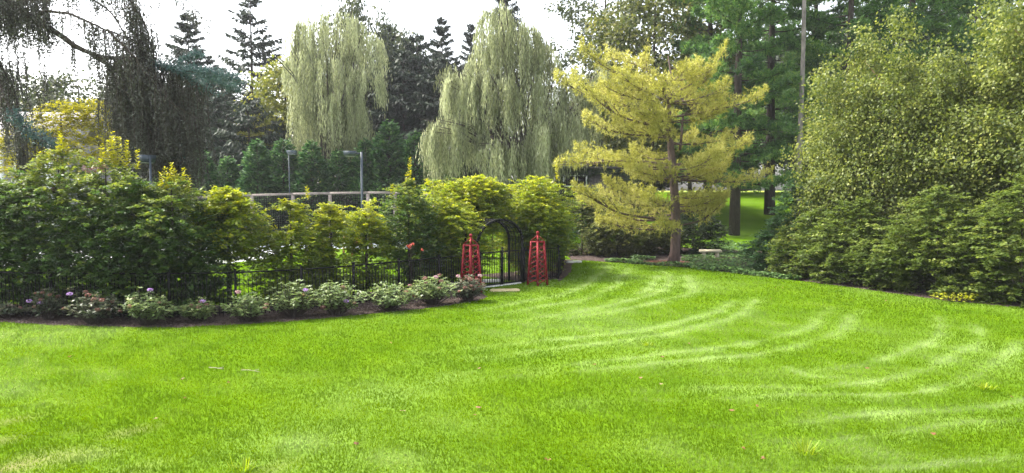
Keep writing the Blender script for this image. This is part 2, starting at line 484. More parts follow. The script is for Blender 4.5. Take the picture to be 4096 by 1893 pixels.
def flat_sheet(name, poly, mat, dz=.004, kind='structure', dens=.35):
    """A sheet over a polygon that follows the ground."""
    poly = np.asarray(poly, float)
    import mathutils
    from mathutils.geometry import delaunay_2d_cdt
    pts = [tuple(p) for p in poly[:, :2]]
    n0 = len(pts)
    lo, hi = poly[:, :2].min(0), poly[:, :2].max(0)
    gx, gy = np.meshgrid(np.arange(lo[0], hi[0], dens), np.arange(lo[1], hi[1], dens))
    G = np.stack([gx.ravel(), gy.ravel()], 1)
    G = G[in_poly(G, poly)]
    vs = [mathutils.Vector(p) for p in pts] + [mathutils.Vector(p) for p in G]
    r = delaunay_2d_cdt(vs, [(i, (i + 1) % n0) for i in range(n0)], [list(range(n0))], 1, 1e-5)
    V = np.array([(v.x, v.y) for v in r[0]])
    Z = hgt(V[:, 0], V[:, 1]) + dz
    me = raw_mesh(name, np.column_stack([V, Z]), [np.array([list(f) for f in r[2] if len(f) == 3])], None, True)
    # make normals point up
    o = link(name, me, mat)
    if me.polygons[0].normal.z < 0: me.flip_normals()
    if kind: o['kind'] = kind
    return o

def wiggle(P, amp, n=6, seed=1):
    """Resample an open outline and roughen it."""
    r = np.random.default_rng(seed)
    P = np.asarray(P, float)[:, :2]
    out = []
    for a, b in zip(P[:-1], P[1:]):
        for t in np.linspace(0, 1, n, endpoint=False): out.append(a + (b - a) * t)
    out.append(P[-1]); out = np.array(out)
    out[1:-1] += r.normal(size=out[1:-1].shape) * amp
    return out

front = [gp(x, y)[:2] for x, y in [(-90, 317), (-40, 320), (0, 322.5), (90, 326.5), (180, 327.5), (290, 321.5), (400, 311.5), (440, 306.5), (478, 300.5), (488, 297)]]
front = [np.array((-19.5, 20.0))] + front
front = wiggle(front, .035, 8, 3)
back = np.array([(-1.45, 26.8)] + [tuple(p + np.array(n) * 2.3) for p, n in zip(FENCE[:-1][::-1], [(-.5, .85)] * 4 + [(-.3, .95)] * 7)] )
BED1 = np.concatenate([front, back])
bed_o = flat_sheet('mulch_bed', BED1, M['mulch'], .004)
c2 = [gp(x, y)[:2] for x, y in [(559, 281.5), (566, 277), (571.5, 272), (571, 267.5), (574, 262.5), (572, 259.5)]]
BED2 = np.concatenate([wiggle(c2, .03, 5, 4), np.array([(2.65, 37.4), (0.9, 37.4), (.3, 32.0), (-1.4, 30.6), (-.3, 28.9), (.6, 28.25), (1.8, 29.2)])])
flat_sheet('mulch_bed', BED2, M['mulch'], .005)
redp = gp(672, 266)
rb = np.array([(redp[0] + 1.25 * math.cos(a) * (1 + .08 * math.sin(3 * a)), 36.0 + .95 * math.sin(a)) for a in np.linspace(0, 2 * math.pi, 28, endpoint=False)])
RB = rb
flat_sheet('red_mulch_ring', RB, M['redmulch'], .006)
edge = [gp(x, y)[:2] for x, y in [(572, 260), (600, 261.5), (640, 264), (700, 268), (745, 274), (800, 280), (850, 286), (900, 293), (950, 300), (1000, 304), (1030, 307), (1080, 312), (1160, 322)]]
edge = wiggle(edge, .05, 6, 6)
BED3 = np.concatenate([edge, np.array([(26, 21), (26, 33), (14, 41), (9, 43), (5, 43.5), (2.75, 42)])])
flat_sheet('shrub_bed', BED3, M['mulch'], .003)
BEDS = [BED1, BED2, RB, BED3]

# bark chips lying on the front bed
r = new_rng()
P = np.column_stack([r.uniform(-17, -.9, 60000), r.uniform(18.5, 26.6, 60000)])
P = P[in_poly(P, BED1)]
def near_front(P, w):
    d = np.full(len(P), 9e9)
    for q in front: d = np.minimum(d, np.hypot(P[:, 0] - q[0], P[:, 1] - q[1]))
    return d < w
P = P[near_front(P, 1.6)][:6000]
n = len(P)
th = r.uniform(0, 6.28, n)
D = np.stack([np.cos(th), np.sin(th), r.normal(size=n) * .25], 1); D = nz(D)
N = nz(np.stack([r.normal(size=n) * .5, r.normal(size=n) * .5, np.ones(n)], 1))

def leaf_quads(P, D, N, L, W, fold=.12, mid=.45):
    S = nz(np.cross(D, N)); L = np.asarray(L)[..., None] if np.ndim(L) else L; W = np.asarray(W)[..., None] if np.ndim(W) else W
    up = N * (W * fold)
    return np.stack([P, P + D * (L * mid) + S * (W * .5) + up, P + D * L, P + D * (L * mid) - S * (W * .5) + up], 1)

V = leaf_quads(np.column_stack([P, np.full(n, .012)]), D, N, r.uniform(.03, .08, n), r.uniform(.015, .04, n))
tag(link('bark_chips', poly_mesh('bark_chips', V, r.beta(1.5, 2.5, n)), M['chip']), kind='stuff')

# grass blades
r = new_rng()
NB = 485000
u = r.uniform(0, 1, NB)
y0, y1 = 7.6, 38.0
Yb = y0 * (y1 / y0) ** (u ** 1.1)
Xb = r.uniform(-1, 1, NB) * (.74 * Yb + 1.5)
P = np.column_stack([Xb, Yb])
keep = np.ones(NB, bool)
for b in BEDS: keep &= ~in_poly(P, b)
P = P[keep]; Yb = P[:, 1]; n = len(P)
pale, bare = lawn_fields(P)
m = r.uniform(size=n) > bare * .72
P, pale, bare, Yb = P[m], pale[m], bare[m], Yb[m]; n = len(P)
th = 2.2 * wave_noise(P, np.random.default_rng(21), .8) + 1.2 * wave_noise(P, np.random.default_rng(22), 3.) + r.normal(size=n) * 1.0
lean = r.uniform(.15, .95, n)
D = nz(np.stack([np.cos(th) * lean, np.sin(th) * lean, np.ones(n)], 1))
S = np.stack([-np.sin(th + r.normal(size=n) * .6), np.cos(th), np.zeros(n)], 1)
L = r.uniform(.03, .062, n) * (1 + .012 * (Yb - 8)) * (1 - .35 * bare)
W = (.0055 + .0008 * Yb) * r.uniform(.7, 1.3, n)
P3 = np.column_stack([P, hgt(P[:, 0], P[:, 1]) - .004])
V = np.stack([P3 - S * W[:, None] / 2, P3 + S * W[:, None] / 2, P3 + D * L[:, None]], 1)
big = wave_noise(P, np.random.default_rng(11), .6) * .09
tint = np.clip(.47 + .8 * big + .07 * wave_noise(P, np.random.default_rng(12), 2.6) + r.normal(size=n) * .075 + pale * .56 + bare * .06, 0, 1)
tag(link('grass', poly_mesh('grass', V, tint), M['grass']), kind='stuff')

# grass inside the garden seen through the gate is the same lawn; paving there:
def slab(name, c, size, rz, mat, label, cat, seed, h=.05, irr=.12, group=None):
    rr = np.random.default_rng(seed)
    k = 14
    a = np.linspace(0, 2 * math.pi, k, endpoint=False)
    cx = np.sign(np.cos(a)) * np.abs(np.cos(a)) ** .45 * size[0] / 2 * (1 + rr.normal(size=k) * irr * .4)
    cy = np.sign(np.sin(a)) * np.abs(np.sin(a)) ** .45 * size[1] / 2 * (1 + rr.normal(size=k) * irr * .4)
    cr, sr = math.cos(rz), math.sin(rz)
    x = c[0] + cx * cr - cy * sr; y = c[1] + cx * sr + cy * cr
    cen = np.array([c[0], c[1]])
    b = MB()
    lo = np.column_stack([x, y, np.full(k, -.02)]); mid_ = np.column_stack([x, y, np.full(k, h * .75)])
    tx = cen[0] + (x - cen[0]) * .95; ty = cen[1] + (y - cen[1]) * .95
    top = np.column_stack([tx, ty, h + rr.normal(size=k) * h * .06])
    v = np.concatenate([lo, mid_, top, [[c[0], c[1], h]]])
    q = [[i + o, (i + 1) % k + o, (i + 1) % k + o + k, i + o + k] for o in (0, k) for i in range(k)]
    t = [[2 * k + i, 2 * k + (i + 1) % k, 3 * k] for i in range(k)]
    b.add(v, q, t)
    return tag(b.build(name, mat), label, cat, group)

slab('flagstone', (*gp(505, 290.5)[:2],), (1.05, .62), .12, M['tanstone'], 'tan flagstone set in the grass in front of the closed gate', 'flagstone', 1, .035)
gdir = math.atan2(GATE_R[1] - GATE_L[1], GATE_R[0] - GATE_L[0])
nin = np.array([-math.sin(gdir), math.cos(gdir)])
gm = (GATE_L + GATE_R) / 2
slab('threshold_slab', gm + nin * .12, (2.15, .42), gdir, M['whitestone'], 'long pale threshold slab under the black gate', 'paving slab', 2, .03, .02)
slab('stepping_stone', gp(487.5, 282.5)[:2] + np.array((0, .35)), (1.15, .62), .25, M['whitestone'], 'white stepping stone on the garden lawn just inside the gate', 'stepping stone', 3, .05)
slab('edging_stone', gp(574, 262.6)[:2], (.75, .3), .1, M['whitestone'], 'small pale stone at the tip of the mulch beside the fence corner', 'stone', 4, .09)

# paved court behind the left hedge
court = np.array([(-27, 33.2), (-14.0, 34.2), (-12.6, 38), (-13.5, 43.8), (-27, 43.8)])
flat_sheet('patio', court, M['concrete'], .012, 'structure', 2.0)
flat_sheet('court', np.array([(-26, 44.2), (-3.5, 44.2), (-4.0, 50.2), (-26, 50.2)]), M['court'], .02, 'structure', 2.0)

# ------------------------------------------------------------------ foliage makers
def joinl(parts):
    return [np.concatenate([p[i] for p in parts]) for i in range(6)]

def foliage(name, parts, mat, parent, fold=.14, mid=.45, label=None):
    P, D, N, L, W, T = joinl(parts)
    o = link(name, poly_mesh(name, leaf_quads(P, D, N, L, W, fold, mid), T), mat, parent)
    o['kind'] = 'stuff'
    if label: o['label'] = label
    return o

def lumps(rng, amp):
    ks = rng.integers(1, 5, 4); kz = rng.uniform(.4, 2.2, 4); ph = rng.uniform(0, 6.28, 4)
    def f(phi, z):
        s = 0
        for k, q, p in zip(ks, kz, ph): s = s + np.sin(k * phi + q * z + p)
        return 1 + amp * s / 2
    return f

def envelope(rng, n, H, prof, z0=0.0, amp=.16, inner=.55, gap=-.9, gfreq=2.0):
    """Sample n points in a crown: prof maps rel height 0..1 to (rx, ry). Returns P (m,3), outward (m,3), depth 0..1."""
    lf = lumps(rng, amp)
    zz = np.linspace(0, 1, 60)
    rx = np.array([prof(z)[0] for z in zz]); ry = np.array([prof(z)[1] for z in zz])
    cdf = np.cumsum(np.sqrt(rx * ry) + .02); cdf = cdf / cdf[-1]
    m = int(n * 1.5)
    z = np.interp(rng.uniform(0, 1, m), cdf, zz)
    phi = rng.uniform(0, 2 * math.pi, m)
    d = 1 - inner * rng.uniform(0, 1, m) ** 1.6
    k = lf(phi, z * H * 1.3) * d
    x = np.interp(z, zz, rx) * k * np.cos(phi); y = np.interp(z, zz, ry) * k * np.sin(phi)
    P = np.stack([x, y, z0 + z * (H - z0)], 1)
    ok = wave_noise(P, rng, gfreq, 9) > gap
    P, phi, d = P[ok][:n], phi[ok][:n], d[ok][:n]
    out = np.stack([np.cos(phi), np.sin(phi), np.zeros(len(phi))], 1)
    return P, out, d

UP = np.array([0, 0, 1.0])

def sprays(rng, P0, A, n, length, L, W, lat=.75, droop=.25, unoise=.4, tbase=.45, tvar=.17, tleaf=.10):
    m = len(P0)
    s = (np.arange(n) + .7) / n
    ln = (length * rng.uniform(.6, 1.25, m))[:, None, None]
    B = nz(np.cross(A, UP) + 1e-6)
    sg = np.where(np.arange(n) % 2 == 0, 1.0, -1.0)[None, :, None]
    S = s[None, :, None]
    P = P0[:, None] + A[:, None] * S * ln - UP * (S ** 2) * ln * droop + rng.normal(size=(m, n, 3)) * .02 * length / .5
    D = nz(A[:, None] * .6 + B[:, None] * sg * lat + rng.normal(size=(m, n, 3)) * .22 - UP * .12)
    N = nz(UP + rng.normal(size=(m, n, 3)) * unoise)
    Ls = L * rng.uniform(.7, 1.25, (m, n)); Ws = W * rng.uniform(.75, 1.2, (m, n))
    tb = tbase if np.ndim(tbase) == 0 else np.asarray(tbase)[:, None]
    T = tb + rng.normal(size=(m, 1)) * tvar + rng.normal(size=(m, n)) * tleaf
    return [P.reshape(-1, 3), D.reshape(-1, 3), N.reshape(-1, 3), Ls.ravel(), Ws.ravel(), T.ravel()]

def hanging(rng, P0, n, spread, L, W, tbase=.45, tvar=.18, tleaf=.14, down=.8, out=None):
    m = len(P0)
    P = P0[:, None] + rng.normal(size=(m, n, 3)) * np.array([spread, spread, spread * .8])
    D = rng.normal(size=(m, n, 3)) * .55 - UP * down
    if out is not None: D = D + out[:, None] * .45
    D = nz(D)
    N = rng.normal(size=(m, n, 3)) * .75 + UP * .6
    if out is not None: N = N + out[:, None] * .5
    N = nz(N - D * (N * D).sum(-1, keepdims=True) + 1e-6)
    T = tbase + rng.normal(size=(m, 1)) * tvar + rng.normal(size=(m, n)) * tleaf
    return [P.reshape(-1, 3), D.reshape(-1, 3), N.reshape(-1, 3), L * rng.uniform(.7, 1.25, m * n), W * rng.uniform(.75, 1.25, m * n), T.ravel()]

def shoots(rng, bases, lens, L, W, per=30, tbase=.6, lean=.12):
    """Upright leafy shoots, leaves set round each stem."""
    out = []
    for b, ln in zip(bases, lens):
        k = max(8, int(per * ln))
        s = np.sort(rng.uniform(0, 1, k))
        ax = nz(np.array([rng.normal() * lean, rng.normal() * lean, 1.0]))
        ph = np.arange(k) * 2.4 + rng.uniform(0, 6)
        o = np.stack([np.cos(ph), np.sin(ph), np.zeros(k)], 1)
        P = b + ax * (s * ln)[:, None] + o * .015
        D = nz(o + UP * .55 + rng.normal(size=(k, 3)) * .2)
        N = nz(np.cross(np.cross(D, UP), D) + rng.normal(size=(k, 3)) * .25)
        sz = 1 - .45 * s
        out.append([P, D, N, L * sz * rng.uniform(.8, 1.2, k), W * sz, tbase + rng.normal(size=k) * .15])
    return out

def wood(rng, H, r0, targets, z_lo=.2, z_hi=.85, name='trunk', mat=None, parent=None, lean=.02, sides=7, top=.95, twig=.35):
    """Tapered trunk with limbs that reach towards the given crown points."""
    b = MB()
    k = 9
    zs = np.linspace(-.05, H * top, k)
    off = np.cumsum(rng.normal(size=(k, 2)) * lean * H / k, 0); off[0] = 0
    pts = np.column_stack([off, zs])
    rad = r0 * np.linspace(1, .14, k) ** .85
    rad[0] *= 1.28
    b.tube(pts, rad, sides)
    for t in targets:
        zt = np.clip(t[2] - rng.uniform(.15, .5) * math.hypot(t[0], t[1]), H * z_lo * .6, H * z_hi)
        p0 = np.array([np.interp(zt, zs, pts[:, 0]), np.interp(zt, zs, pts[:, 1]), zt])
        rr = np.interp(zt, zs, rad) * twig
        mid = p0 * .5 + t * .5 + np.array([0, 0, rng.uniform(-.05, .12) * np.linalg.norm(t - p0)])
        b.tube([p0, (p0 + mid) / 2 + rng.normal(size=3) * .02, mid, t], [rr, rr * .8, rr * .55, rr * .2], 4, False)
    return b.build(name, mat or M['bark'], parent, True)

def pick(rng, P, n):
    return P[rng.choice(len(P), min(n, len(P)), replace=False)] * np.array([.85, .85, 1])

def clone(src, base, label, scale=(1, 1, 1), rz=0.0):
    """Another tree of the same kind: copies the thing and its parts, sharing mesh data."""
    c = src.copy(); col.objects.link(c)
    c.location = [float(v) for v in base]; c.scale = scale; c.rotation_euler = (0, 0, rz)
    c['label'] = label
    for ch in src.children:
        d = ch.copy(); col.objects.link(d); d.parent = c
    return c
PROTO = {}
def grown(key, make, base, H, R, label, rz=None):
    """Build the first of a kind, copy it (turned and stretched) for the rest."""
    if key not in PROTO:
        PROTO[key] = (make(), H, R)
        return PROTO[key][0]
    o, H0, R0 = PROTO[key]
    a = (len(label) * 2.399) % 6.28 if rz is None else rz
    return clone(o, base, label, (R / R0, R / R0, H / H0), a)

# ------------------------------------------------------------------ far woods first
def deciduous(name, base, H, R, label, mat, n_cl, L, W, group=None, z0=.25, amp=.28, gap=-.7, per=16, spread=.42, trunk_r=.25, bark=None, ry=None, top_sharp=.55, lower=.6, cat='tree', inner=.5):
    rng = new_rng()
    root = empty(name, base, label, cat, group)
    def prof(z):
        f = (lower + (1 - lower) * min(1, z / .4)) * (1 - max(0, (z - .45) / .55) ** 2.2 * (1 - .05)) ** top_sharp
        return R * f, (ry or R) * f
    P, out, d = envelope(rng, n_cl, H, prof, z0 * H, amp, inner, gap, 6.0 / R)
    wood(rng, H, trunk_r, pick(rng, P, 26), mat=bark, parent=root)
    foliage('crown', [hanging(rng, P, per, spread, L, W, down=.35, out=out)], mat, root)
    return root

def spruce(base, H, R, label, group, whorl=.75, nb=8, np_=26, droop=.35, zlow=.06, hang=.5, L=.55, W=.16, mat=None, sparse=0., pw=.85, name='spruce_tree'):
    rng = new_rng()
    root = empty(name, base, label, 'spruce tree', group)
    zs = np.arange(zlow * H, H * .985, whorl * 1.0)
    zs = zs + rng.normal(size=len(zs)) * whorl * .2
    zb = np.repeat(zs, nb) + rng.normal(size=len(zs) * nb) * whorl * .22
    rel = np.clip(1 - zb / H, .004, 1)
    m = len(zb)
    keep = rng.uniform(size=m) > sparse
    zb, rel = zb[keep], rel[keep]; m = len(zb)
    ph = rng.uniform(0, 2 * math.pi, m)
    ln = R * rel ** pw * rng.uniform(.62, 1.12, m) + .12
    out = np.stack([np.cos(ph), np.sin(ph), np.zeros(m)], 1)
    side = np.stack([-np.sin(ph), np.cos(ph), np.zeros(m)], 1)
    el = .35 - 1.0 * np.minimum(rel * 1.6, 1) * droop * 2
    P0 = np.stack([np.zeros(m), np.zeros(m), zb], 1)
    s = rng.uniform(.06, 1, (m, np_)) ** .8
    pos = P0[:, None] + out[:, None] * (ln[:, None] * s)[..., None] + UP * (ln[:, None] * (el[:, None] * s + .28 * droop * 2 * s ** 2 * .9))[..., None]
    sg = rng.choice([-1., 1.], (m, np_))
    wid = (1 - s) * .28 + .05
    pos = pos + side[:, None] * (sg * wid * ln[:, None] * rng.uniform(0, 1, (m, np_)))[..., None]
    D = nz(out[:, None] * .6 + side[:, None] * (sg * .55)[..., None] - UP * hang * rng.uniform(.2, 1.6, (m, np_))[..., None] + rng.normal(size=(m, np_, 3)) * .2)
    N = nz(UP + rng.normal(size=(m, np_, 3)) * .5)
    sc_ = (.55 + .45 * np.minimum(rel * 3, 1))[:, None]
    T = .42 + rng.normal(size=(m, 1)) * .15 + rng.normal(size=(m, np_)) * .14
    Lx = L * sc_ * rng.uniform(.6, 1.2, (m, np_)); Wx = W * sc_ * rng.uniform(.7, 1.3, (m, np_))
    b = MB()
    b.tube([(0, 0, -.1), (0, 0, H * .3), (.05, 0, H * .7), (0, 0, H)], [H * .013, H * .01, H * .005, .02], 6)
    for i in range(0, m, 2):
        e1 = P0[i] + out[i] * ln[i] * .55 + UP * ln[i] * (el[i] * .55 + .28 * droop * .5)
        e2 = P0[i] + out[i] * ln[i] + UP * ln[i] * (el[i] + .5 * droop)
        b.tube([P0[i], e1, e2], [.05, .035, .012], 3, False)
    b.build('trunk', M['bark'], root)
    foliage('crown', [[pos.reshape(-1, 3), D.reshape(-1, 3), N.reshape(-1, 3), Lx.ravel(), Wx.ravel(), T.ravel()]], mat or M['spruce'], root)
    return root

def at(px, Y):
    """Ground point under a pixel column at depth Y."""
    x = wp(px, 190.5, Y)[0]
    return np.array([x, Y, float(hgt(x, Y))])

def top_h(px, py, Y):
    return wp(px, py, Y)[2] - at(px, Y)[2]

# a low band of woods that closes the view along the horizon
rng = new_rng()
nn = 10000
X = rng.uniform(-130, 130, nn); Yw = rng.uniform(96, 112, nn)
hh = 8.5 + 1.8 * wave_noise(X[:, None], np.random.default_rng(3), .25)
P = np.stack([X, Yw, hgt(X, Yw) + hh * rng.uniform(0, 1, nn) ** .7], 1)
tag(foliage('distant_woods', [hanging(rng, P, 3, .8, .6, .42, down=.2)], M['wood_leaf'], None), kind='stuff')

SPR = 'spruces rising behind the garden'
KW = {'dense': dict(nb=13, np_=52, L=.55, W=.15, hang=.55, whorl=.7), 'sparse': dict(nb=9, np_=50, whorl=1.0, L=.66, W=.24, hang=.35, droop=.18, pw=.75, sparse=.12),
      'droop': dict(nb=11, np_=40, L=.6, W=.2, hang=1.0, droop=.4, pw=.5, name='drooping_spruce'), 'blunt': dict(nb=12, np_=46, L=.62, W=.22, hang=.8, pw=.55)}
for px, top, Y, R, lab, kind in [
    (192, 9, 70, 7.0, 'dense dark spruce with a pointed top left of the sparse spruce', 'dense'),
    (254, -14, 76, 7.6, 'tall sparse spruce with sky showing between its level branches', 'sparse'),
    (210, 80, 60, 5.4, 'broad drooping spruce below the dense pointed one', 'droop'),
    (250, 100, 57, 5.0, 'low drooping spruce at the foot of the sparse spruce', 'droop'),
    (282, 118, 59, 4.4, 'low drooping spruce tucked behind the left edge of the rounded willow', 'droop'),
    (170, 96, 62, 5.0, 'drooping spruce seen through the weeping cedar curtain', 'droop'),
    (388, 20, 72, 5.8, 'dark spruce just right of the rounded willow top', 'dense'),
    (404, 52, 66, 5.6, 'dark blunt spruce low between the two willows', 'blunt'),
    (418, 36, 70, 5.2, 'dark blunt spruce between the two willows, left of the slim one', 'blunt'),
    (443, 13, 74, 5.4, 'slim topped dark spruce left of the tall willow', 'dense'),
    (440, 60, 64, 5.4, 'dark blunt spruce filling the gap beside the tall willow shoulder', 'blunt'),
    (471, 20, 77, 4.8, 'dark spruce half behind the tall willow shoulder', 'dense'),
    (372, 76, 68, 5.0, 'dark blunt spruce behind the right side of the rounded willow', 'blunt'),
    (254, 92, 78, 5.6, 'dense dark spruce directly behind the foot of the sparse one', 'blunt'),
    (228, 104, 66, 5.2, 'dark drooping spruce between the pointed and the sparse spruces', 'droop'),
    (224, 64, 84, 6.4, 'distant dense spruce in the gap between the pointed and sparse spruces', 'dense'),
    (150, 66, 80, 6.0, 'distant dense spruce behind the weeping cedar curtain', 'dense'),
    (505, -38, 74, 5.8, 'tallest dark spruce standing behind the tall willow crown', 'dense'),
]:
    b = at(px, Y); H = top_h(px, top, Y)
    grown('spruce_' + kind, lambda: spruce(b, H, R, lab, SPR, **KW[kind]), b, H, R, lab)

LT = 'leafy trees beyond the garden'
for px, top, Y, R, lab, key in [
    (22, 76, 62, 5.5, 'hazy leafy tree behind the grey house roof', 'open'),
    (82, 80, 64, 6.0, 'grey green leafy tree behind the golden cypress', 'open'),
    (140, 90, 66, 5.5, 'leafy tree hidden behind the weeping cedar curtain', 'open'),
    (354, 0, 70, 4.2, 'dark leafy treetop poking out above the rounded willow', 'open'),
    (392, 34, 78, 5.0, 'leafy tree with a round top between dark spruces', 'open'),
]:
    b = at(px, Y); H = top_h(px, top, Y)
    grown('leafy_' + key, lambda: deciduous('leafy_tree', b, H, R, lab, M['oak'], 900, .30, .21, LT, spread=.5, per=22, gap=-.45), b, H, R, lab)
b = at(288, 62)
deciduous('leafy_tree', b, top_h(288, 62, 62), 3.4, 'yellow green tree glowing between the sparse spruce and the left willow', M['limegreen'], 700, .32, .23, LT, spread=.4, per=18)

# ------------------------------------------------------------------ weeping willows
def willow(px, Y, label, trunk_px, clusters, H, seed_n=1.0):
    """clusters: (px, top y, half width px, bottom y, strands, depth offset, dome px)"""
    rng = new_rng()
    b0 = at(trunk_px, Y)
    root = empty('weeping_willow', b0, label, 'willow tree', 'weeping willows')
    sc_ = Y / FPX
    parts, tops = [], []
    for (cx, ty, hw, by, ns, dy, dome) in clusters:
        c = wp(cx, ty, Y + dy) - b0
        R = hw * sc_; drop = (by - ty) * sc_; dm = dome * sc_
        tops.append(c - np.array([0, 0, dm * .3]))
        ns = int(ns * 1.7); nbun = max(8, ns // 9); bid = rng.integers(0, nbun, ns)
        rr = np.sqrt(rng.uniform(0, 1, nbun)) ; ph = rng.uniform(0, 6.283, nbun)
        a = (rr * np.cos(ph))[bid] + rng.normal(size=ns) * .11 / R; bq = (rr * np.sin(ph))[bid] + rng.normal(size=ns) * .11 / R
        rr = np.minimum(np.hypot(a, bq), 1.1); blen = rng.uniform(.55, 1.12, nbun)[bid]; btint = (rng.normal(size=nbun) * .26)[bid]
        st = np.stack([c[0] + a * R, c[1] + bq * R * .8, c[2] - dm * rr ** 2 + rng.normal(size=ns) * .15], 1)
        ln = np.maximum(.8, (c[2] - st[:, 2]) * -.2 + drop * blen * rng.uniform(.75, 1.05, ns) - (c[2] - st[:, 2]) * .6)
        outv = np.stack([a, bq, np.zeros(ns)], 1)
        sway = rng.normal(size=(ns, 3)) * np.array([.05, .05, 0])
        tb = .48 + btint + rng.normal(size=ns) * .1
        step = .19
        k = np.ceil(ln / step).astype(int)
        idx = np.repeat(np.arange(ns), k)
        s = (np.concatenate([np.arange(q) for q in k]) + rng.uniform(0, 1, len(idx))) * step
        rel = s / ln[idx]
        P = st[idx] + outv[idx] * (np.minimum(s, 1.0) * .3)[:, None] - UP * s[:, None] * .98 + sway[idx] * (s ** 1.2)[:, None] + rng.normal(size=(len(idx), 3)) * np.array([.035, .035, .02])
        D = nz(rng.normal(size=(len(idx), 3)) * np.array([.17, .17, .1]) - UP)
        N = rng.normal(size=(len(idx), 3)); N = nz(N - D * (N * D).sum(1, keepdims=True))
        parts.append([P, D, N, .34 * rng.uniform(.7, 1.2, len(idx)), .052 * rng.uniform(.7, 1.3, len(idx)), tb[idx] + rng.normal(size=len(idx)) * .12])
    w = MB()
    fork = np.array([.1, 0, H * .28])
    w.tube([(0, 0, -.1), (.05, 0, H * .12), fork], [.42, .34, .3], 8)
    for t in tops:
        m1 = fork * .55 + t * .45 + np.array([0, 0, .6]); 
        w.tube([fork - UP * .2, fork * .8 + t * .2 + UP * .3, m1, t * .85 + fork * .15 + UP * .35, t], [.17, .14, .1, .06, .025], 5, False)
        for _ in range(4):
            e = t + rng.normal(size=3) * np.array([.9, .7, .3]) - UP * .2
            w.tube([m1, (m1 + e) / 2 + UP * .4, e], [.06, .04, .012], 4, False)
    w.build('trunk', M['bark'], root, True)
    foliage('crown', parts, M['willow'], root, .1)
    return root

willow(336, 56, 'rounded weeping willow on the left with a stubby trunk showing', 328, [
    (338, 8, 26, 60, 150, 0, 14), (310, 18, 22, 80, 130, .5, 12), (362, 28, 22, 80, 130, .5, 14), (305, 48, 20, 120, 110, -.5, 12),
    (327, 55, 26, 125, 140, -1.5, 12), (366, 66, 22, 102, 150, -1.5, 14), (318, 85, 26, 150, 150, 0, 12), (344, 78, 22, 140, 110, 1, 12), (344, 90, 20, 152, 130, -2.2, 10),
    (320, 112, 24, 165, 100, 1.2, 10), (352, 110, 18, 158, 80, 0, 10), (298, 40, 12, 100, 60, 0, 8), (340, 40, 44, 110, 70, 2.2, 22)], 15)
willow(520, 50, 'tall tiered weeping willow in the middle with long trailing skirts', 527, [
    (497, 0, 16, 70, 120, 0, 14), (518, 20, 24, 90, 190, -.4, 14), (540, 42, 20, 100, 140, .6, 16), (486, 44, 20, 105, 130, .4, 14), (468, 66, 20, 110, 130, 0, 14),
    (449, 64, 10, 88, 40, 0, 8), (490, 70, 26, 128, 180, -1.2, 12), (520, 70, 26, 135, 160, -1, 14), (552, 80, 22, 140, 130, .5, 14), (458, 72, 16, 128, 110, -.6, 10),
    (447, 115, 20, 178, 170, -1.2, 12), (468, 112, 18, 170, 130, -.6, 12), (432, 125, 9, 160, 40, -1, 8), (562, 108, 24, 165, 140, -.4, 14),
    (550, 118, 22, 182, 170, -1.6, 12), (497, 138, 16, 186, 110, -2, 10), (521, 140, 16, 188, 130, -2, 10), (535, 130, 20, 180, 110, 0, 10),
    (575, 66, 14, 120, 80, 1, 12), (588, 92, 16, 160, 90, 1.2, 14), (510, 90, 40, 165, 60, 2, 20), (480, 128, 26, 172, 50, 1.5, 12), (606, 60, 16, 110, 70, 3, 12)], 14)

# ------------------------------------------------------------------ arborvitae screen
def arborvitae(b, H, R, label, mat, n=2900):
    rng = new_rng()
    root = empty('arborvitae', b, label, 'arborvitae', 'arborvitae screen behind the timber fence')
    P, out, d = envelope(rng, n, H, lambda z: (1.35 * R * (1 - z) ** .8 + .03, 1.25 * R * (1 - z) ** .8 + .03), .0, .22, .3, -1.2, 2.2)
    m = len(P)
    k = 3
    sgn = rng.normal(size=(m, k))
    side = np.stack([-out[:, 1], out[:, 0], np.zeros(m)], 1)
    D = nz(out[:, None] * .8 + side[:, None] * sgn[..., None] * .6 + UP * rng.uniform(-.15, .5, (m, k, 1)))
    N = nz(UP * .8 + out[:, None] * .5 + rng.normal(size=(m, k, 3)) * .3)
    PP = np.repeat(P[:, None], k, 1) + rng.normal(size=(m, k, 3)) * .07
    T = .42 + rng.normal(size=(m, 1)) * .24 + rng.normal(size=(m, k)) * .14
    MB().tube([(0, 0, -.05), (0, 0, H * .5), (0, 0, H * .97)], [.14, .09, .02], 6).build('trunk', M['bark'], root)
    foliage('crown', [[PP.reshape(-1, 3), D.reshape(-1, 3), N.reshape(-1, 3), .36 * rng.uniform(.6, 1.2, m * k), .17 * rng.uniform(.7, 1.2, m * k), T.ravel()]], M[mat], root, -.25, .6)
    return root

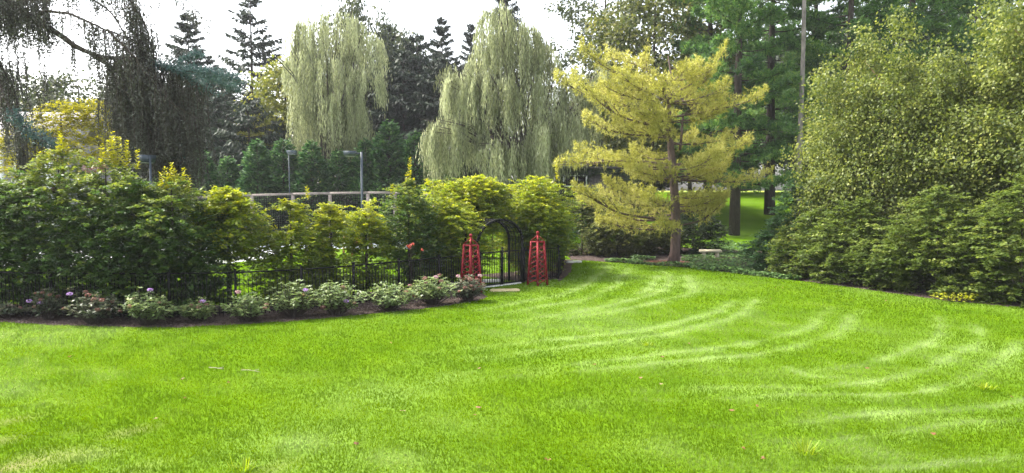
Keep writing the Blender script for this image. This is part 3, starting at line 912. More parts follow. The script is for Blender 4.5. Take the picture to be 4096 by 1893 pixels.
for px, top, Y, R, lab, mat in [
    (178, 156, 52.2, 1.9, 'dark green arborvitae at the left end of the screen by the first lamp', 'arbor'),
    (202, 150, 52.4, 1.7, 'arborvitae left of the notch where the left timber rail begins', 'arbor'),
    (228, 158, 52.6, 1.8, 'rounded low arborvitae left of the tall narrow one', 'arbor'),
    (258, 141, 52.4, 1.9, 'tall arborvitae directly left of the middle lamp post', 'arbor'),
    (284, 137, 52.8, 1.9, 'arborvitae directly behind the middle lamp head', 'arbor'),
    (312, 142, 52.5, 1.8, 'arborvitae under the trunk of the rounded willow', 'arbor'),
    (339, 151, 52.7, 1.7, 'arborvitae under the trailing skirt left of the large lamp head', 'arbor'),
    (366, 140, 53, 1.8, 'arborvitae right behind the large lamp post', 'arbor'),
    (390, 122, 53, 2.1, 'tallest pointed arborvitae right of the large lamp', 'arbor'),
    (415, 132, 52.6, 1.9, 'arborvitae left of the willow skirt near the timber corner', 'arbor'),
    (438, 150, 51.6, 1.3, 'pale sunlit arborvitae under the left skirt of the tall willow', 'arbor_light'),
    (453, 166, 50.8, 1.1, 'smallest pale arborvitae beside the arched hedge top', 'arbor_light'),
]:
    b = at(px, Y); H = top_h(px, top, Y)
    grown('arbor%s%d' % (mat, px % 3), lambda: arborvitae(b, H, R, lab, mat), b, H, R, lab)

# ------------------------------------------------------------------ pines
def pine(base, trunk_pts, trunk_r, branches, mat, label, group, nt, nneed, L, W, bark, tuft_drop=.3, name='pine_tree', width=.26, thick=.12, cat='pine tree', extra_tubes=(), ntw=7):
    """branches: list of polylines (local). Tufts of needles sit on the outer part of each."""
    rng = new_rng()
    root = empty(name, base, label, cat, group)
    t = MB(); t.tube(trunk_pts, trunk_r, 10)
    for pts, rr in extra_tubes: t.tube(pts, rr, 6)
    t.build('trunk', bark, root, True)
    bm_ = MB()
    Vs, Ts = [], []
    for br in branches:
        br = np.asarray(br, float)
        tt = np.linspace(0, len(br) - 1, 12)
        pts = np.stack([np.interp(tt, np.arange(len(br)), br[:, i]) for i in range(3)], 1)
        k3 = np.array([.25, .5, .25])
        for _ in range(2):
            q = pts.copy()
            for i in range(3): q[1:-1, i] = np.convolve(pts[:, i], k3, 'valid')
            pts = q
        ln = np.linalg.norm(np.diff(pts, axis=0), axis=1).sum()
        r0 = .012 + .011 * ln
        bm_.tube(pts, np.linspace(r0, .008, 12), 4, False)
        n = int(nt * ln)
        s = rng.uniform(.16, 1, n) ** .75
        f = s * 11; i = np.clip(f.astype(int), 0, 10); fr = (f - i)[:, None]
        c = pts[i] * (1 - fr) + pts[i + 1] * fr
        ax = nz(pts[i + 1] - pts[i])
        sd = nz(np.cross(ax, UP))
        w = width * ln * (1 - s) ** .6 * np.minimum(1, s * 2.5) + .12
        off = rng.uniform(-1, 1, n)
        c = c + sd * (off * w)[:, None] + ax * (np.abs(off) * w * .55)[:, None] + UP * (rng.normal(size=n) * thick + .10 + .10 * np.abs(off) * ln * .2)[:, None]
        # side twigs
        for j in rng.choice(n, min(n, int(ntw + ln * (2 if ntw > 4 else .6))), replace=False):
            st = pts[max(0, int(f[j]) - 1)]
            bm_.tube([st, (st + c[j]) / 2 - UP * .03, c[j]], [r0 * .35, r0 * .25, .005], 3, False)
        g_ = ax * .45 + sd * (off * .5)[:, None] + UP * .35
        D = nz(g_[:, None] + rng.normal(size=(n, nneed, 3)) * .65 - UP * (rng.uniform(0, 1, (n, nneed, 1)) < tuft_drop) * 1.1)
        S = nz(np.cross(D, rng.normal(size=(n, nneed, 3))))
        Ln = L * rng.uniform(.65, 1.2, (n, nneed, 1)); Wn = W * rng.uniform(.7, 1.3, (n, nneed, 1))
        c = c[:, None]
        Vs.append(np.stack([c - S * Wn / 2, c + S * Wn / 2, c + D * Ln], 2).reshape(-1, 3, 3))
        Ts.append((.45 + rng.normal() * .14 + rng.normal(size=(n, 1)) * .17 + rng.normal(size=(n, nneed)) * .12).ravel())
    bm_.build('branches', bark, root, False)
    o = link('needles', poly_mesh('needles', np.concatenate(Vs), np.concatenate(Ts)), mat, root)
    o['kind'] = 'stuff'
    return root

def fan(rng, x0, z, R, n, rise, jitter=.2, flat=1.0, asym=0.0, yscale=1.0):
    """n branches round the trunk at about height z, curving up at the tips."""
    out = []
    for i in range(n):
        ph = 2 * math.pi * (i + rng.uniform(0, .9)) / n
        r_ = R * rng.uniform(.7, 1.08) * (1 + asym * math.cos(ph))
        c, s_ = math.cos(ph) * r_, math.sin(ph) * r_ * yscale
        zz = z + rng.normal() * jitter
        up = rise * rng.uniform(.6, 1.3)
        out.append([(x0, 0, zz), (x0 + c * .35, s_ * .35, zz - .02 * R), (x0 + c * .7, s_ * .7, zz + .25 * up), (x0 + c, s_, zz + up)])
    return out

# the yellow pine: its main boughs follow the photograph
YP = 36.0
ypb = at(674, YP)
rng = np.random.default_rng(77)
def yl(px, py, dy=0.0):
    return wp(px, py, YP + dy) - ypb
tr = [yl(674, 265), yl(675, 252), yl(676, 230), yl(675, 200), yl(672, 160), yl(669, 128), yl(669, 104), yl(672, 80), yl(668, 56)]
tr[0] = np.array([0, 0, -.1])
rad = [.34, .25, .235, .22, .18, .14, .11, .06, .02]
B = [
    [yl(668, 84), yl(640, 80, -.4), yl(609, 71, -.8), yl(581, 48, -1)],
    [yl(668, 129), yl(640, 123, -.5), yl(616, 115, -1), yl(597, 101, -1.2), yl(574, 78, -1.4)],
    [yl(668, 99), yl(646, 101, -.8), yl(624, 96, -1.3), yl(600, 84, -1.6)],
    [yl(669, 116), yl(630, 108, .4), yl(590, 98, .8), yl(556, 78, 1)],
    [yl(669, 134), yl(640, 136, -.7), yl(612, 132, -1.2), yl(584, 118, -1.3)],
    [yl(671, 165), yl(630, 160, -.5), yl(600, 162, -1), yl(556, 165, -1.2)],
    [yl(672, 168), yl(640, 166, .7), yl(610, 158, 1.1), yl(575, 150, 1.3)],
    [yl(675, 221), yl(640, 217, -.8), yl(615, 213, -1.3), yl(596, 200, -1.6), yl(574, 190, -1.7)],
    [yl(675, 203), yl(645, 200, -.5), yl(622, 192, -.9), yl(605, 182, -1)],
    [yl(675, 218), yl(640, 222, .6), yl(610, 212, 1), yl(578, 200, 1.2)],
    [yl(669, 118), yl(697, 113, -.3), yl(736, 106, -.6), yl(766, 94, -.8)],
    [yl(674, 180), yl(700, 181, -.4), yl(735, 183, -.8), yl(772, 174, -1)],
    [yl(674, 178), yl(694, 173, -.8), yl(711, 160, -1.2), yl(724, 142, -1.4)],
    [yl(672, 165), yl(700, 162, .6), yl(725, 152, 1), yl(750, 142, 1.3)],
    [yl(669, 104), yl(690, 96, -.4), yl(708, 78, -.7), yl(726, 48, -.9)],
    [yl(670, 96), yl(692, 84, .6), yl(712, 70, 1)],
    [yl(675, 226), yl(700, 222, -.6), yl(716, 210, -1), yl(728, 196, -1.2)],
    [yl(675, 214), yl(698, 206, .8), yl(724, 196, 1.3)],
    [yl(668, 104), yl(656, 94, -.8), yl(648, 76, -1.0), yl(645, 56, -1.1)],
    [yl(670, 82), yl(650, 72, .3), yl(630, 62, .5), yl(606, 56, .6)],
    [yl(670, 82), yl(684, 76, -.3), yl(700, 66, -.5)],
    [yl(674, 196), yl(690, 199, -1.2), yl(712, 196, -2)],
]
sk = YP / FPX
for z_py, R, n, asym in [(80, 60, 6, -.15), (100, 78, 6, -.25), (122, 66, 6, -.2), (140, 64, 5, -.1), (163, 82, 7, -.05), (178, 60, 5, .1), (205, 66, 5, -.2), (220, 62, 6, -.2)]:
    B += fan(rng, yl(671, z_py)[0], yl(671, z_py)[2], R * sk, n, .45, .22, asym=asym)
pine(ypb, tr, rad, B, M['ypine'], 'yellow needled pine in layered tiers standing at the far lawn edge', None, 52, 9, .19, .030, M['pinebark'], .42, thick=.17,
     extra_tubes=[([yl(680, 150), yl(682, 130), yl(683, 115)], [.07, .06, .05])])

# green white pines behind it
def green_pine(px, Y, H, r0, layers, label, nt=16, seed=1, L=.34, W=.05, nneed=8, mat='gpine'):
    rng = np.random.default_rng(seed)
    b = at(px, Y)
    key = 'gpine%d' % (seed % 2)
    if key in PROTO:
        o, H0, R0 = PROTO[key]
        return clone(o, b, label, (r0 / .33, r0 / .33, H / H0), seed * 1.3)
    B = []
    for z, R, n, rise, asym in layers:
        B += fan(rng, 0, z, R, n, rise, .35, asym=asym)
    tp = [(0, 0, -.1), (.05, 0, H * .25), (.1, .05, H * .55), (.05, 0, H)]
    o = pine(b, tp, [r0 * 1.15, r0 * .92, r0 * .6, .05], B, M[mat], label, 'green pines on the slope', nt, nneed, L, W, M['bark'], .2, width=.34, thick=.13, ntw=2)
    PROTO[key] = (o, H, 1)

def lay(z0, z1, n, R0, R1, k, rise=.6, asym=0.):
    return [(z, R0 + (R1 - R0) * i / (n - 1), k, rise, asym) for i, z in enumerate(np.linspace(z0, z1, n))]
green_pine(735, 48, 23, .33, lay(3.6, 22, 12, 4.0, 3.4, 6, .5, -.05), 'green pine with the thick dark trunk on the sunny slope', 34, 21, .36, .075)
green_pine(845, 52, 24, .36, lay(6.0, 23, 11, 4.6, 4.2, 6, .5), 'green pine right of the bare grey trunk', 30, 24, .36, .075)
green_pine(708, 55, 24, .31, None, 'tall green pine rising just behind the top of the yellow pine', 17, 27)
green_pine(770, 60, 25, .36, None, 'tall green pine between the thick dark trunk and the bare grey trunk', 17, 26)
green_pine(905, 55, 25, .38, None, 'bluish green pine above the dip between the birches', 16, 28)
green_pine(970, 60, 25, .36, None, 'dark pine behind the right hand birch tops', 14, 23)
green_pine(812, 66, 23, .40, None, 'shaded pine deep behind the bare grey trunk', 14, 30)
green_pine(1030, 62, 25, .38, None, 'dark pine at the right frame edge behind the birch tops', 14, 32)

# bare grey trunk with a few green sprays
rng = np.random.default_rng(31)
b = at(799, 46.0)
bt = []
for z, R, s_ in [(6.6, 1.6, -1), (7.4, 1.7, 1), (8.4, 1.5, -1), (5.5, 1.1, 1), (9.6, 1.1, -1)]:
    for k in range(3):
        a = rng.uniform(-.8, .8)
        bt.append([(0, 0, z), (s_ * R * .5 * math.cos(a), R * .5 * math.sin(a), z + .05), (s_ * R * math.cos(a), R * math.sin(a), z + .15)])
pine(b, [(-.1, 0, -.1), (-.03, 0, 5), (.06, 0, 12), (0, 0, 19)], [.2, .16, .13, .1], bt, M['gpine'], 'tall slim bare grey trunk with a few green sprays', None, 26, 8, .3, .045, M['greybark'], .25, name='bare_pine', thick=.2)

# broadleaf trees above the yellow pine and in the dark background on the right
BL = 'broadleaf trees behind the yellow pine'
b = at(606, 62)
deciduous('oak_tree', b, top_h(606, -30, 62), 5.2, 'thin oak crown against the sky right of the tall willow', M['oak'], 330, .30, .2, BL, spread=.4, gap=.0, per=24, z0=.42, amp=.35, lower=.5)
b = at(652, 57)
deciduous('leafy_tree', b, top_h(652, -12, 57), 5.4, 'dense tan green tree above the top of the yellow pine', M['beech'], 1500, .32, .21, BL, spread=.42, z0=.25, per=15)
for px, top, Y, R, lab in [
    (752, 40, 86, 7.5, 'dark shady tree behind the thick trunked green pine'), (812, 20, 82, 7.5, 'dark shady tree behind the bare grey trunk'),
    (880, 10, 73, 7, 'dark shady tree behind the birch clump'), (960, 0, 72, 8, 'dark leafy tree behind the right end of the birches'),
    (690, 96, 84, 6.5, 'dark tree filling the gap low behind the yellow pine'), (632, 110, 66, 6, 'dark tree low behind the left side of the yellow pine'),
    (590, 100, 68, 6, 'dark tree behind the right skirt of the tall willow'), (845, 110, 60, 5, 'low dark tree on the slope behind the pointed shrub'),
]:
    b = at(px, Y); H = top_h(px, top, Y)
    grown('woods', lambda: deciduous('shady_tree', b, H, R, lab, M['wood_leaf'], 1300, .4, .27, BL, spread=.5, per=18, z0=.2), b, H, R, lab)

# ------------------------------------------------------------------ buildings
# house at the far left
hb = at(28, 50)
root = empty('house', hb, 'pale grey house with a grey roof half hidden behind the golden cypress', 'house', None, .15)
MB().box((0, 2.5, 2.6), (7.0, 5.0, 5.2)).build('wall', M['render'], root)
b = MB()
rz0, rz1 = 7.2 - .55, 8.6
z_e, z_r = 6.95, 8.85
z_e, z_r = 5.2, 9.0
b.hexa([(-3.8, -.5, z_e + 1.75 - .15), (3.8, -.5, z_e + 1.75 - .15), (3.8, 2.5, z_r - .15), (-3.8, 2.5, z_r - .15), (-3.8, -.5, z_e + 1.75), (3.8, -.5, z_e + 1.75), (3.8, 2.5, z_r), (-3.8, 2.5, z_r)])
b.hexa([(-3.8, 2.503, z_r - .15), (3.8, 2.503, z_r - .15), (3.8, 5.5, z_e + 1.6), (-3.8, 5.5, z_e + 1.6), (-3.8, 2.503, z_r), (3.8, 2.503, z_r), (3.8, 5.5, z_e + 1.75), (-3.8, 5.5, z_e + 1.75)])
b.build('roof', M['slate'], root)
MB().box((0, 2.5, 5.95), (6.8, 4.8, 1.5)).build('upper_wall', M['render'], root)
for x in (-1.5, 1.6):
    MB().box((x, -.42, 3.3), (.42, .42, 6.6)).build('porch_post', M['white'], root)
f = MB().box((0, -.03, 5.2), (1.5, .1, 1.2)).build('window', M['white'], root)
MB().box((0, -.085, 5.2), (1.3, .03, 1.0)).build('pane', M['glass'], f)

# ivy covered stone outbuilding behind the middle shrubs
ob = at(596, 50)
obz = wp(596, 172, 50)[2] - ob[2]
root = empty('stone_outbuilding', ob, 'dark stone outbuilding grown over with ivy behind the middle shrubs', 'outbuilding', None, 0)
SK = 50 / FPX
w0, w1 = (557 - 596) * SK, (640 - 596) * SK
MB().box(((w0 + w1) / 2, 2.3, (obz + .2) / 2), (w1 - w0, 4.4, obz + .2)).build('wall', M['oldstone'], root)
MB().box(((w0 + w1) / 2, 2.2, obz + .3), (w1 - w0 + .4, 4.8, .14)).build('roof', M['oldstone'], root)
zc = obz - .6
f = MB()
xw, ww, wh = (575 - 596) * SK, 1.55, .72
for sx in (-1, 1): f.box((xw + sx * ww / 2, .04, zc), (.09, .12, wh))
for sz in (-1, 1): f.box((xw, .04, zc + sz * (wh / 2)), (ww - .1, .12, .08))
f.box((xw, .045, zc), (.07, .1, wh - .1))
f = f.build('window', M['white'], root)
MB().box((xw, .085, zc), (ww - .12, .03, wh - .1)).build('pane', M['glass'], f)
rng = new_rng()
nn = 5200
P = np.stack([rng.uniform(w0 - .1, w1 + .1, nn), rng.normal(size=nn) * .07 - .02, rng.uniform(0, 1, nn) ** .8 * (obz + .3)], 1)
hole = (np.abs(P[:, 0] - xw) < ww / 2 + .03) & (np.abs(P[:, 2] - zc) < wh / 2 + .02)
bald = wave_noise(P, rng, .9) > .55
P = P[~hole & ~bald]; nn = len(P)
D = nz(np.stack([rng.normal(size=nn) * .6, -np.abs(rng.normal(size=nn)) * .5, -np.ones(nn)], 1))
N = nz(np.stack([rng.normal(size=nn) * .4, -np.ones(nn), rng.normal(size=nn) * .4 + .3], 1))
foliage('ivy', [[P, D, N, rng.uniform(.12, .22, nn), rng.uniform(.1, .18, nn), rng.beta(2, 2.5, nn)]], M['wood_leaf'], root)

# ------------------------------------------------------------------ timber fence round the court, lamps, red bench
pts = [(168, 201, 48.5), (210, 198, 48.5), (252, 196.2, 48.7), (293, 195, 49), (330, 194.2, 49.2), (368, 193.6, 49.3), (395, 193.8, 49.4), (421, 194.6, 49.4), (434, 195.6, 47.6), (447, 197, 46.0)]
root_p = wp(300, 190.5, 49)
root = empty('timber_fence', (root_p[0], 49, 0), 'weathered timber post and rail court fence with dark wire mesh', 'fence')
off = np.array([root_p[0], 49, 0])
tops = [wp(*p) - off for p in pts]
for t in tops:
    MB().box((t[0], t[1], t[2] / 2 - .04), (.2, .2, t[2] + .04)).build('post', M['timber'], root)
for a, b_ in zip(tops[:-1], tops[1:]):
    MB().bar(a + UP * .07, b_ + UP * .07, .2, .15, UP).build('top_rail', M['timber'], root)
    MB().bar((a + (0, 0, -1.0)) , (b_ + (0, 0, -1.0)), .09, .12, UP).build('middle_rail', M['timber'], root) if a[0] > 7.0 else None
mesh = MB()
for a, b_ in zip(tops[:-1], tops[1:]):
    d = b_ - a; ln = np.linalg.norm(d[:2]); k = int(ln / .14)
    for i in range(1, k):
        p = a + d * i / k
        mesh.bar((p[0], p[1] + .13, .05), (p[0], p[1] + .13, p[2] - .02), .03, .03)
    for z in np.arange(.15, 3.0, .14):
        mesh.bar((a[0], a[1] + .13, z * a[2] / 3.1), (b_[0], b_[1] + .13, z * b_[2] / 3.1), .03, .03)
o = mesh.build('wire_mesh', M['black'], root); o['kind'] = 'stuff'

def lamp(px, top, Y, headw, side, label, rz, pole_w):
    b = at(px, Y); H = top_h(px, top, Y)
    root = empty('court_lamp', b, label, 'lamp post', 'floodlight posts round the court', rz)
    MB().tube([(0, 0, -.1), (0, 0, H * .5), (0, 0, H - .05)], [pole_w, pole_w, pole_w], 8).build('pole', M['lamp'], root)
    MB().bar((0, 0, H - .12), (side * .32, 0, H - .12), .07, .07, UP).build('arm', M['lamp'], root)
    hd = MB()
    c = np.array([side * (.28 + headw / 2), 0, H - .1])
    x0, x1 = c[0] - headw / 2, c[0] + headw / 2
    hd.hexa([(x0 + .03, -.2, c[2] - .14), (x1 - .03, -.2, c[2] - .14), (x1 - .03, .2, c[2] - .14), (x0 + .03, .2, c[2] - .14),
             (x0, -.24, c[2] + .1), (x1, -.24, c[2] + .1), (x1, .24, c[2] + .1), (x0, .24, c[2] + .1)])
    h = hd.build('lamp_head', M['lamp'], root)
    MB().box((c[0], 0, c[2] - .147), (headw - .12, .32, .02)).build('lens', M['lens'], h)
lamp(151, 155, 23.8, .27, -.35, 'blue grey floodlight post above the dark left hedge', -.5, .036)
lamp(289.5, 150.5, 50, .62, .35, 'thin dark floodlight post in front of the arborvitae, farthest of the three', 0, .03)
lamp(362, 151, 36, .56, -1, 'largest floodlight post with a long pale lamp head, rising above the timber rail', 0, .06)

def red_bench(px, Y, label):
    b = at(px, Y)
    root = empty('red_bench', b, label, 'bench', None, .25)
    for x in (-.75, .75):
        for y in (-.2, .22):
            MB().box((x, y, .22), (.08, .08, .44)).build('leg', M['redpaint'], root)
        MB().box((x, .26, .68), (.08, .07, .5)).build('back_post', M['redpaint'], root)
        MB().box((x, 0, .64), (.07, .5, .05)).build('armrest', M['redpaint'], root)
    for y in (-.2, -.06, .08, .2):
        MB().box((0, y, .46), (1.6, .11, .035)).build('seat_slat', M['black'] if y > 0 else M['redpaint'], root)
    for z in (.62, .76, .9):
        MB().box((0, .3, z), (1.6, .03, .1)).build('back_slat', M['redpaint'], root)
red_bench(357, 40.5, 'red slatted garden bench glimpsed behind the thin hedge trees')
b = at(341, 39.0)
root = empty('white_table', b, 'white topped low table beside the red bench', 'table')
MB().box((0, 0, .68), (1.5, .8, .05)).build('tabletop', M['white'], root)
for x in (-.6, .6):
    for y in (-.3, .3):
        MB().box((x, y, .325), (.07, .07, .65)).build('leg', M['redpaint'], root)

# ------------------------------------------------------------------ golden cypress
rng = new_rng()
gb = at(66, 36)
H = top_h(66, 106, 36)
root = empty('golden_cypress', gb, 'golden yellow cypress with layered fans behind the left hedge', 'cypress')
cl = []
for px, py, hw, hh in [(62, 116, 22, 12), (90, 114, 22, 12), (40, 128, 22, 12), (72, 130, 34, 14), (104, 118, 16, 12), (30, 142, 26, 14), (62, 148, 34, 14), (95, 140, 24, 20), (50, 165, 46, 14), (18, 150, 18, 14)]:
    c = wp(px, py, 36) - gb
    n = 150
    a = rng.normal(size=(n, 3)); a = nz(a) * rng.uniform(.75, 1.05, (n, 1))
    s_ = 36 / FPX
    P = c + a * np.array([hw * s_, hw * s_ * .8, hh * s_])
    out = nz(a * np.array([1, 1, .25]) + UP * .05)
    cl.append(sprays(rng, P, out, 12, .42, .15, .075, .8, .35, .3, .45, .22))
foliage('crown', cl, M['gold'], root)
wood(rng, H, .16, [wp(px, py, 36) - gb for px, py in [(62, 118), (90, 118), (40, 132), (104, 122), (30, 145), (18, 152), (95, 145)]], parent=root)

# ------------------------------------------------------------------ weeping blue cedar at the upper left
rng = new_rng()
WY = 25.0
wb = at(-60, WY + .5)
root = empty('weeping_cedar', wb, 'weeping blue cedar with bare drooping limbs and dark hanging curtains', 'cedar tree')
def wl(px, py, dy=0.0): return wp(px, py, WY + dy) - wb
limbs = [
    ([wl(-60, -60), wl(-20, -25), wl(8, 3), wl(34, 18), wl(55, 32), wl(79, 49), wl(101, 57), wl(134, 59), wl(165, 67), wl(192, 79), wl(214, 96)], .16, .02),
    ([wl(91, 55), wl(116, 69), wl(134, 81), wl(150, 96), wl(165, 118), wl(176, 140)], .07, .012),
    ([wl(34, 18), wl(44, 11, -.3), wl(67, 13, -.5), wl(91, 23, -.6), wl(107, 30, -.6), wl(130, 38, -.4), wl(150, 50, 0)], .06, .014),
    ([wl(-40, -50), wl(40, -40), wl(90, -22), wl(122, -8), wl(136, 8), wl(146, 28), wl(152, 50)], .09, .014),
    ([wl(122, -8), wl(150, -16), wl(175, -10), wl(192, 6), wl(200, 14)], .05, .01),
    ([wl(-70, 40), wl(-30, 50), wl(0, 62), wl(14, 90), wl(22, 130), wl(24, 165)], .07, .012),
    ([wl(165, 67), wl(190, 72, -.4), wl(215, 74, -.6), wl(238, 80, -.7)], .035, .01),
    ([wl(134, 59), wl(150, 72, .5), wl(168, 92, .7), wl(184, 120, .8), wl(190, 150, .8)], .035, .01),
    ([wl(-30, -20), wl(-10, 60, -1), wl(10, 110, -1.5), wl(30, 132, -1.8), wl(58, 148, -2)], .05, .01),
    ([wl(101, 57, -.3), wl(120, 84, -.5), wl(140, 112, -.5), wl(160, 150, -.4)], .045, .01),
    ([wl(140, 60, -.3), wl(160, 84, -.5), wl(178, 110, -.6), wl(190, 134, -.6)], .04, .01),
    ([wl(107, 30, -.7), wl(130, 52, -.8), wl(150, 78, -.8), wl(172, 104, -.8), wl(200, 120, -.7)], .045, .01),
    ([wl(0, 0, 1), wl(60, -20, 1.5), wl(110, 10, 1.5), wl(140, 60, 1.5), wl(150, 100, 1.5)], .05, .01),
]
t = MB(); t.tube([(0, 0, -.1), (.1, 0, 4), (0, 0, 8), (.1, 0, 12)], [.34, .3, .24, .15], 9); t.build('trunk', M['bark'], root, True)
lm = MB()
dens = []
for pts_, a, c in limbs:
    pts_ = np.array(pts_); tt = np.linspace(0, len(pts_) - 1, 26)
    q = np.stack([np.interp(tt, np.arange(len(pts_)), pts_[:, i]) for i in range(3)], 1) + rng.normal(size=(26, 3)) * .015
    lm.tube(q, np.linspace(a, c, 26), 6, False); dens.append(q)
parts, blue = [], []
def strands(starts, lens, tb, step=.028, spread=.075, sway=.06, dest=None, L=.115, W=.042):
    ns = len(starts)
    k = np.ceil(lens / step).astype(int)
    idx = np.repeat(np.arange(ns), k)
    s = (np.concatenate([np.arange(q) for q in k]) + rng.uniform(0, 1, len(idx))) * step
    sw = rng.normal(size=(ns, 3)) * np.array([sway, sway, 0]) + np.array([.05, 0, 0])
    wob = np.stack([np.sin(s * 2.3 + idx * 1.7), np.cos(s * 1.9 + idx * 2.3), 0 * s], 1) * .03
    taper = 1 - .6 * (s / lens[idx])
    P = starts[idx] - UP * s[:, None] + sw[idx] * s[:, None] + wob + rng.normal(size=(len(idx), 3)) * (np.array([spread, spread, .03]) * taper[:, None])
    D = nz(rng.normal(size=(len(idx), 3)) * .7 - UP * .8)
    N = rng.normal(size=(len(idx), 3)); N = nz(N - D * (N * D).sum(1, keepdims=True))
    T = tb + rng.normal(size=ns)[idx] * .14 + rng.normal(size=len(idx)) * .13
    (parts if dest is None else dest).append([P, D, N, L * rng.uniform(.6, 1.3, len(idx)), W * rng.uniform(.7, 1.3, len(idx)), T])
    for i in range(0, ns):
        if lens[i] > .6:
            e = [starts[i] - UP * x * lens[i] + sw[i] * x * lens[i] for x in (0, .33, .66, .95)]
            lm.tube(e, [.014, .011, .008, .004], 3, False)
def on_limb(i, n, lo, hi):
    q = dens[i]; f = rng.uniform(lo, hi, n) * 25; k = np.clip(f.astype(int), 0, 24); fr = (f - k)[:, None]
    return q[k] * (1 - fr) + q[k + 1] * fr + rng.normal(size=(n, 3)) * np.array([.1, .22, .05])
sk = WY / FPX
# curtain below the right half of the main limb
for i, n, lo, hi, a, b_ in [(0, 60, .62, .98, 50, 108), (1, 42, .3, 1, 40, 90), (2, 26, .45, 1, 20, 80), (3, 34, .5, 1, 30, 110), (7, 34, .15, 1, 40, 85), (12, 24, .55, 1, 40, 100), (9, 24, .2, 1, 20, 60), (10, 24, .2, 1, 20, 60), (11, 30, .2, 1, 20, 70),
                           (0, 14, .30, .58, 8, 34), (2, 12, .1, .5, 8, 30), (3, 14, .15, .5, 10, 34), (4, 14, .2, 1, 6, 22), (5, 40, .1, 1, 25, 75), (8, 22, .2, .95, 10, 40)]:
    n = int(n * 1.6); st = on_limb(i, n, lo, hi)
    strands(st, rng.uniform(a, b_, n) * sk, .40)
# secondary hanging mass from x 100..190
n = 180
fx = rng.uniform(98, 190, n)
st = np.array([wl(x, np.interp(x, [100, 130, 150, 188], [62, 52, 62, 84]) + rng.uniform(0, 45), rng.uniform(-.2, 1.6)) for x in fx])
ln = np.array([rng.uniform(.4, 1) * (np.interp(x, [100, 120, 165, 190], [150, 182, 186, 170]) - 85) * sk for x in fx])
strands(st, np.maximum(ln, .5), .38)
# dense dark mass in the upper left corner
n = 320
fx = rng.uniform(-30, 50, n)
st = np.array([wl(x, rng.uniform(-25, 22), rng.uniform(-.5, 1.2)) for x in fx])
strands(st, rng.uniform(.5, 1.5, n), .36)
n = 60
st = np.array([wl(x, rng.uniform(-15, 6), rng.uniform(-.5, 1.2)) for x in rng.uniform(40, 150, n)])
strands(st, rng.uniform(.25, .8, n), .36)
n = 30
st = np.array([wl(x, rng.uniform(40, 90), rng.uniform(-.5, .8)) for x in rng.uniform(-10, 46, n)])
strands(st, rng.uniform(.9, 2.6, n), .36, spread=.03)
foliage('hanging_needles', parts, M['cedar'], root)
# boughs of the same needles, painted in their lit blue
def bough(q, n, wdt, L=.16):
    f = rng.uniform(0, len(q) - 1.01, n); k = f.astype(int); fr = (f - k)[:, None]
    c = q[k] * (1 - fr) + q[k + 1] * fr + rng.normal(size=(n, 3)) * np.array([wdt, wdt, wdt * .55]) 
    D = nz(rng.normal(size=(n, 3)) + UP * .5 + np.array([.35, 0, 0])); N = nz(rng.normal(size=(n, 3)))
    N = nz(N - D * (N * D).sum(1, keepdims=True))
    return [c, D, N, L * rng.uniform(.6, 1.2, n), .035 * rng.uniform(.8, 1.3, n), .5 + rng.normal(size=n) * .2]
bl = [bough(dens[6], 1500, .17), bough(dens[8][13:], 900, .14), bough(dens[0][19:], 700, .14), bough(np.array([wl(180, 62, -.3), wl(192, 56, -.4), wl(200, 54, -.4)]), 350, .09),
      bough(np.array([wl(182, 142, .2), wl(184, 155, .2), wl(180, 170, .2)]), 450, .12), bough(np.array([wl(205, 78, .2), wl(225, 84, .2), wl(236, 90, .2)]), 600, .13)]
foliage('lit_boughs', bl, M['cedar_lit'], root, label='needle boughs at the limb tips, coloured bluish green as if lit')
lm.build('limbs', M['bark'], root, True)

# ------------------------------------------------------------------ hornbeam hedge trees behind the fence
def hornbeam(base, H, rx, ry, label, n_sp, mat='hornbeam', group='hedge trees behind the black fence', z0=.2, shoot=(), per=20, amp=.14, gap=-1.0, shape=1.0, ang=0.0, L=.108, W=.074,
             tb=None, topfresh=.0, name='hornbeam_tree', cat='hedge tree', limbs=34, trunk=.065, nstem=1):
    rng = new_rng()
    root = empty(name, base, label, cat, group, ang)
    def prof(z):
        f = min(1, .72 + z * .9) * (max(0, 1 - max(0, (z - .55 * shape) / (1 - .55 * shape)) ** 1.8)) ** .7
        return rx * f + .06, ry * f + .06
    P, out, d = envelope(rng, int(n_sp * 1.32), H, prof, z0, amp, .75, gap if cat != 'shrub' else max(gap, -.55), 2.6 if cat != 'shrub' else 2.0)
    A = nz(out + UP * rng.uniform(-.05, .35, (len(P), 1)) + rng.normal(size=(len(P), 3)) * np.array([.35, .35, .12]))
    P = P - out * .22
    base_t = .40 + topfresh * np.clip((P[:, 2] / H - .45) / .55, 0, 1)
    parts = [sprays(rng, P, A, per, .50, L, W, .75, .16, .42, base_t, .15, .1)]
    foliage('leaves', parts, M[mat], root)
    wood(rng, H, trunk, pick(rng, P, limbs), .12, .92, parent=root)
    if len(shoot):
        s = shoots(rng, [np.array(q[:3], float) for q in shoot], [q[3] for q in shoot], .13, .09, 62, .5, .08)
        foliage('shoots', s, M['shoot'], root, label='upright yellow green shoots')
    return root

def behind_fence(px, off):
    """point behind the fence line seen in pixel column px"""
    k = (px - 512.0) / FPX
    best = None
    F = np.concatenate([FENCE, [GATE_R], FENCE_R[1:]])
    for a, b in zip(F[:-1], F[1:]):
        for t in np.linspace(0, 1, 40):
            p = a + (b - a) * t
            n_ = nz(np.array([-(b - a)[1], (b - a)[0]]))
            q = p + n_ * off
            e = abs(q[0] - k * q[1] * 1.0)
            if best is None or e < best[0]: best = (e, q, math.atan2(*(b - a)[::-1]))
    return np.array([best[1][0], best[1][1], 0.0]), best[2]

